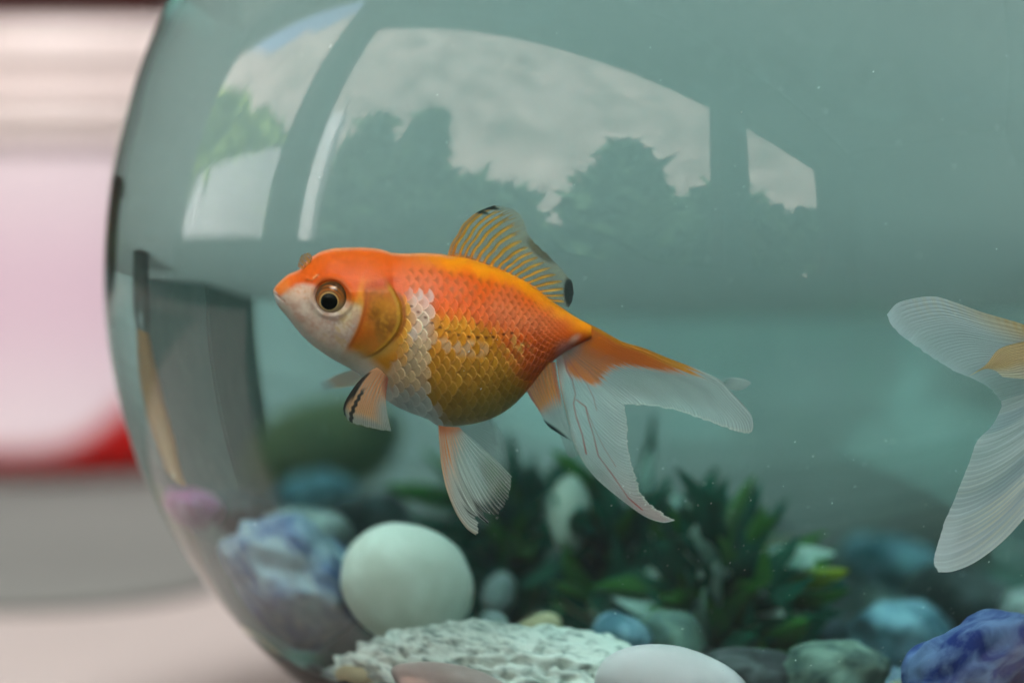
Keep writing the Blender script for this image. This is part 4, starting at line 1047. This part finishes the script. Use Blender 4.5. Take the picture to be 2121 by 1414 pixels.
def plant(label, bpx, bpy_, Y, heroes_, nfill, spread, up, stems=True):
    c = at(bpx, bpy_, Y)
    zb = bed_z(c[0], c[1])-.002
    p = thing('water_plant', label, 'plant', (c[0], c[1], zb), 'plastic water plants')
    V, F = lathe([(.0022, zb), (.0013, (zb+c[2])/2), (.0008, c[2]+.002)], 10, (c[0], c[1])); obj('stem', V, F, LM['d'], p)
    V, F = lathe([(.0001, zb-.001), (.006, zb-.001), (.0055, zb+.002), (.002, zb+.003)], 20, (c[0], c[1])); obj('foot', V, F, LM['d'], p)
    for (bx, by, tx, ty, w, kd, dy) in heroes_:
        b = at(bx, by, Y); t = at(tx, ty, Y+dy)
        add_leaf(p, b, t, w*PXM, kd, rnd.uniform(-.5, .5))
    for k in range(nfill):
        a = rnd.uniform(0, 2*math.pi); e = rnd.uniform(*up)
        d = np.array([math.cos(a)*math.cos(e), math.sin(a)*math.cos(e), math.sin(e)])
        L = rnd.uniform(.6, 1.0)*spread
        b = np.array([c[0], c[1], zb+(c[2]-zb)*rnd.uniform(.3, 1.05)])+d*.001
        add_leaf(p, b, b+d*L, L*rnd.uniform(.22, .34), rnd.choices('dgp', [7, 2.5, 1.5])[0], rnd.uniform(-1.2, 1.2))
plant('bushy dark green plastic plant with yellow green leaf tips', 1490, 1215, -.002, [
    (1500, 1160, 1548, 990, 48, 'g', .004), (1540, 1150, 1610, 1060, 34, 'g', .0), (1500, 1180, 1455, 1050, 34, 'g', -.004),
    (1580, 1190, 1775, 1190, 44, 'y', -.006), (1560, 1230, 1770, 1235, 44, 'g', -.004), (1570, 1180, 1700, 1105, 34, 'g', .006),
    (1590, 1200, 1690, 1165, 36, 'p', -.01), (1540, 1260, 1730, 1290, 40, 'd', -.006), (1480, 1230, 1495, 1150, 40, 'p', -.012),
    (1450, 1240, 1440, 1165, 30, 'p', -.012), (1530, 1250, 1580, 1215, 34, 'p', -.012), (1420, 1200, 1400, 1060, 70, 'p', .006),
    (1540, 1130, 1640, 1010, 30, 'd', .01), (1520, 1290, 1660, 1330, 40, 'd', -.004)], 150, .0175, (-.3, 1.2))
plant('dark green plastic plant with rounded pale leaves under the tail', 1290, 1170, .006, [
    (1310, 1110, 1350, 930, 46, 'p', .004), (1335, 1080, 1390, 985, 34, 'd', .0), (1330, 1100, 1440, 1012, 34, 'd', .0), (1370, 1130, 1440, 1050, 40, 'p', .004),
    (1260, 1040, 1140, 940, 40, 'g', -.002), (1300, 1050, 1360, 890, 34, 'd', .012), (1280, 1160, 1350, 1080, 44, 'p', -.006), (1300, 1190, 1400, 1120, 40, 'd', -.008),
    (1290, 1240, 1370, 1190, 44, 'p', -.01), (1250, 1190, 1200, 1120, 34, 'd', -.008), (1240, 1060, 1200, 920, 60, 'p', .01)], 90, .015, (-.3, 1.35))
plant('tall dark plastic plant rising behind the pelvic fin', 1050, 1130, .022, [
    (1050, 1110, 1055, 895, 44, 'd', .0), (1000, 1060, 805, 1005, 48, 'g', .004), (1010, 1090, 840, 1070, 40, 'd', .0), (1060, 1080, 1110, 930, 40, 'd', .006), (1040, 1080, 990, 930, 40, 'd', .006),
    (950, 1000, 880, 935, 36, 'g', .01)], 70, .015, (-.3, 1.35))

# ------------------------------------------------------------------ fine specks drifting in the water
V, F = [], []
for k in range(650):
    px, py = rnd.uniform(330, 2121), rnd.uniform(60, 1400)
    if rnd.random() < .45: px, py = rnd.uniform(1000, 2121), rnd.uniform(900, 1400)
    Y = rnd.uniform(-.085, .01)
    p = at(px, py, Y)
    if np.linalg.norm(p*np.array([1, 1, R_OUT/B_BOT])) > .097: continue
    s = rnd.uniform(.00003, .00009); e = rnd.choice((1, 1, 2.2)); b = len(V)
    tl = rnd.uniform(.2, .9)
    ax1 = np.array([math.sin(tl), 0, math.cos(tl)]); ax2 = np.array([math.cos(tl), 0, -math.sin(tl)])
    V += [p+ax1*s*e, p-ax1*s*e, p+ax2*s, p-ax2*s, p+np.array([0, s, 0]), p-np.array([0, s, 0])]
    F += [(b, b+2, b+4), (b+2, b+1, b+4), (b+1, b+3, b+4), (b+3, b, b+4), (b+2, b, b+5), (b+1, b+2, b+5), (b+3, b+1, b+5), (b, b+3, b+5)]
tag(obj('floating_specks', V, F, plain('speck', (.8, .8, .76), .6)), 'tiny pale specks drifting in the bowl water', 'specks', kind='stuff')
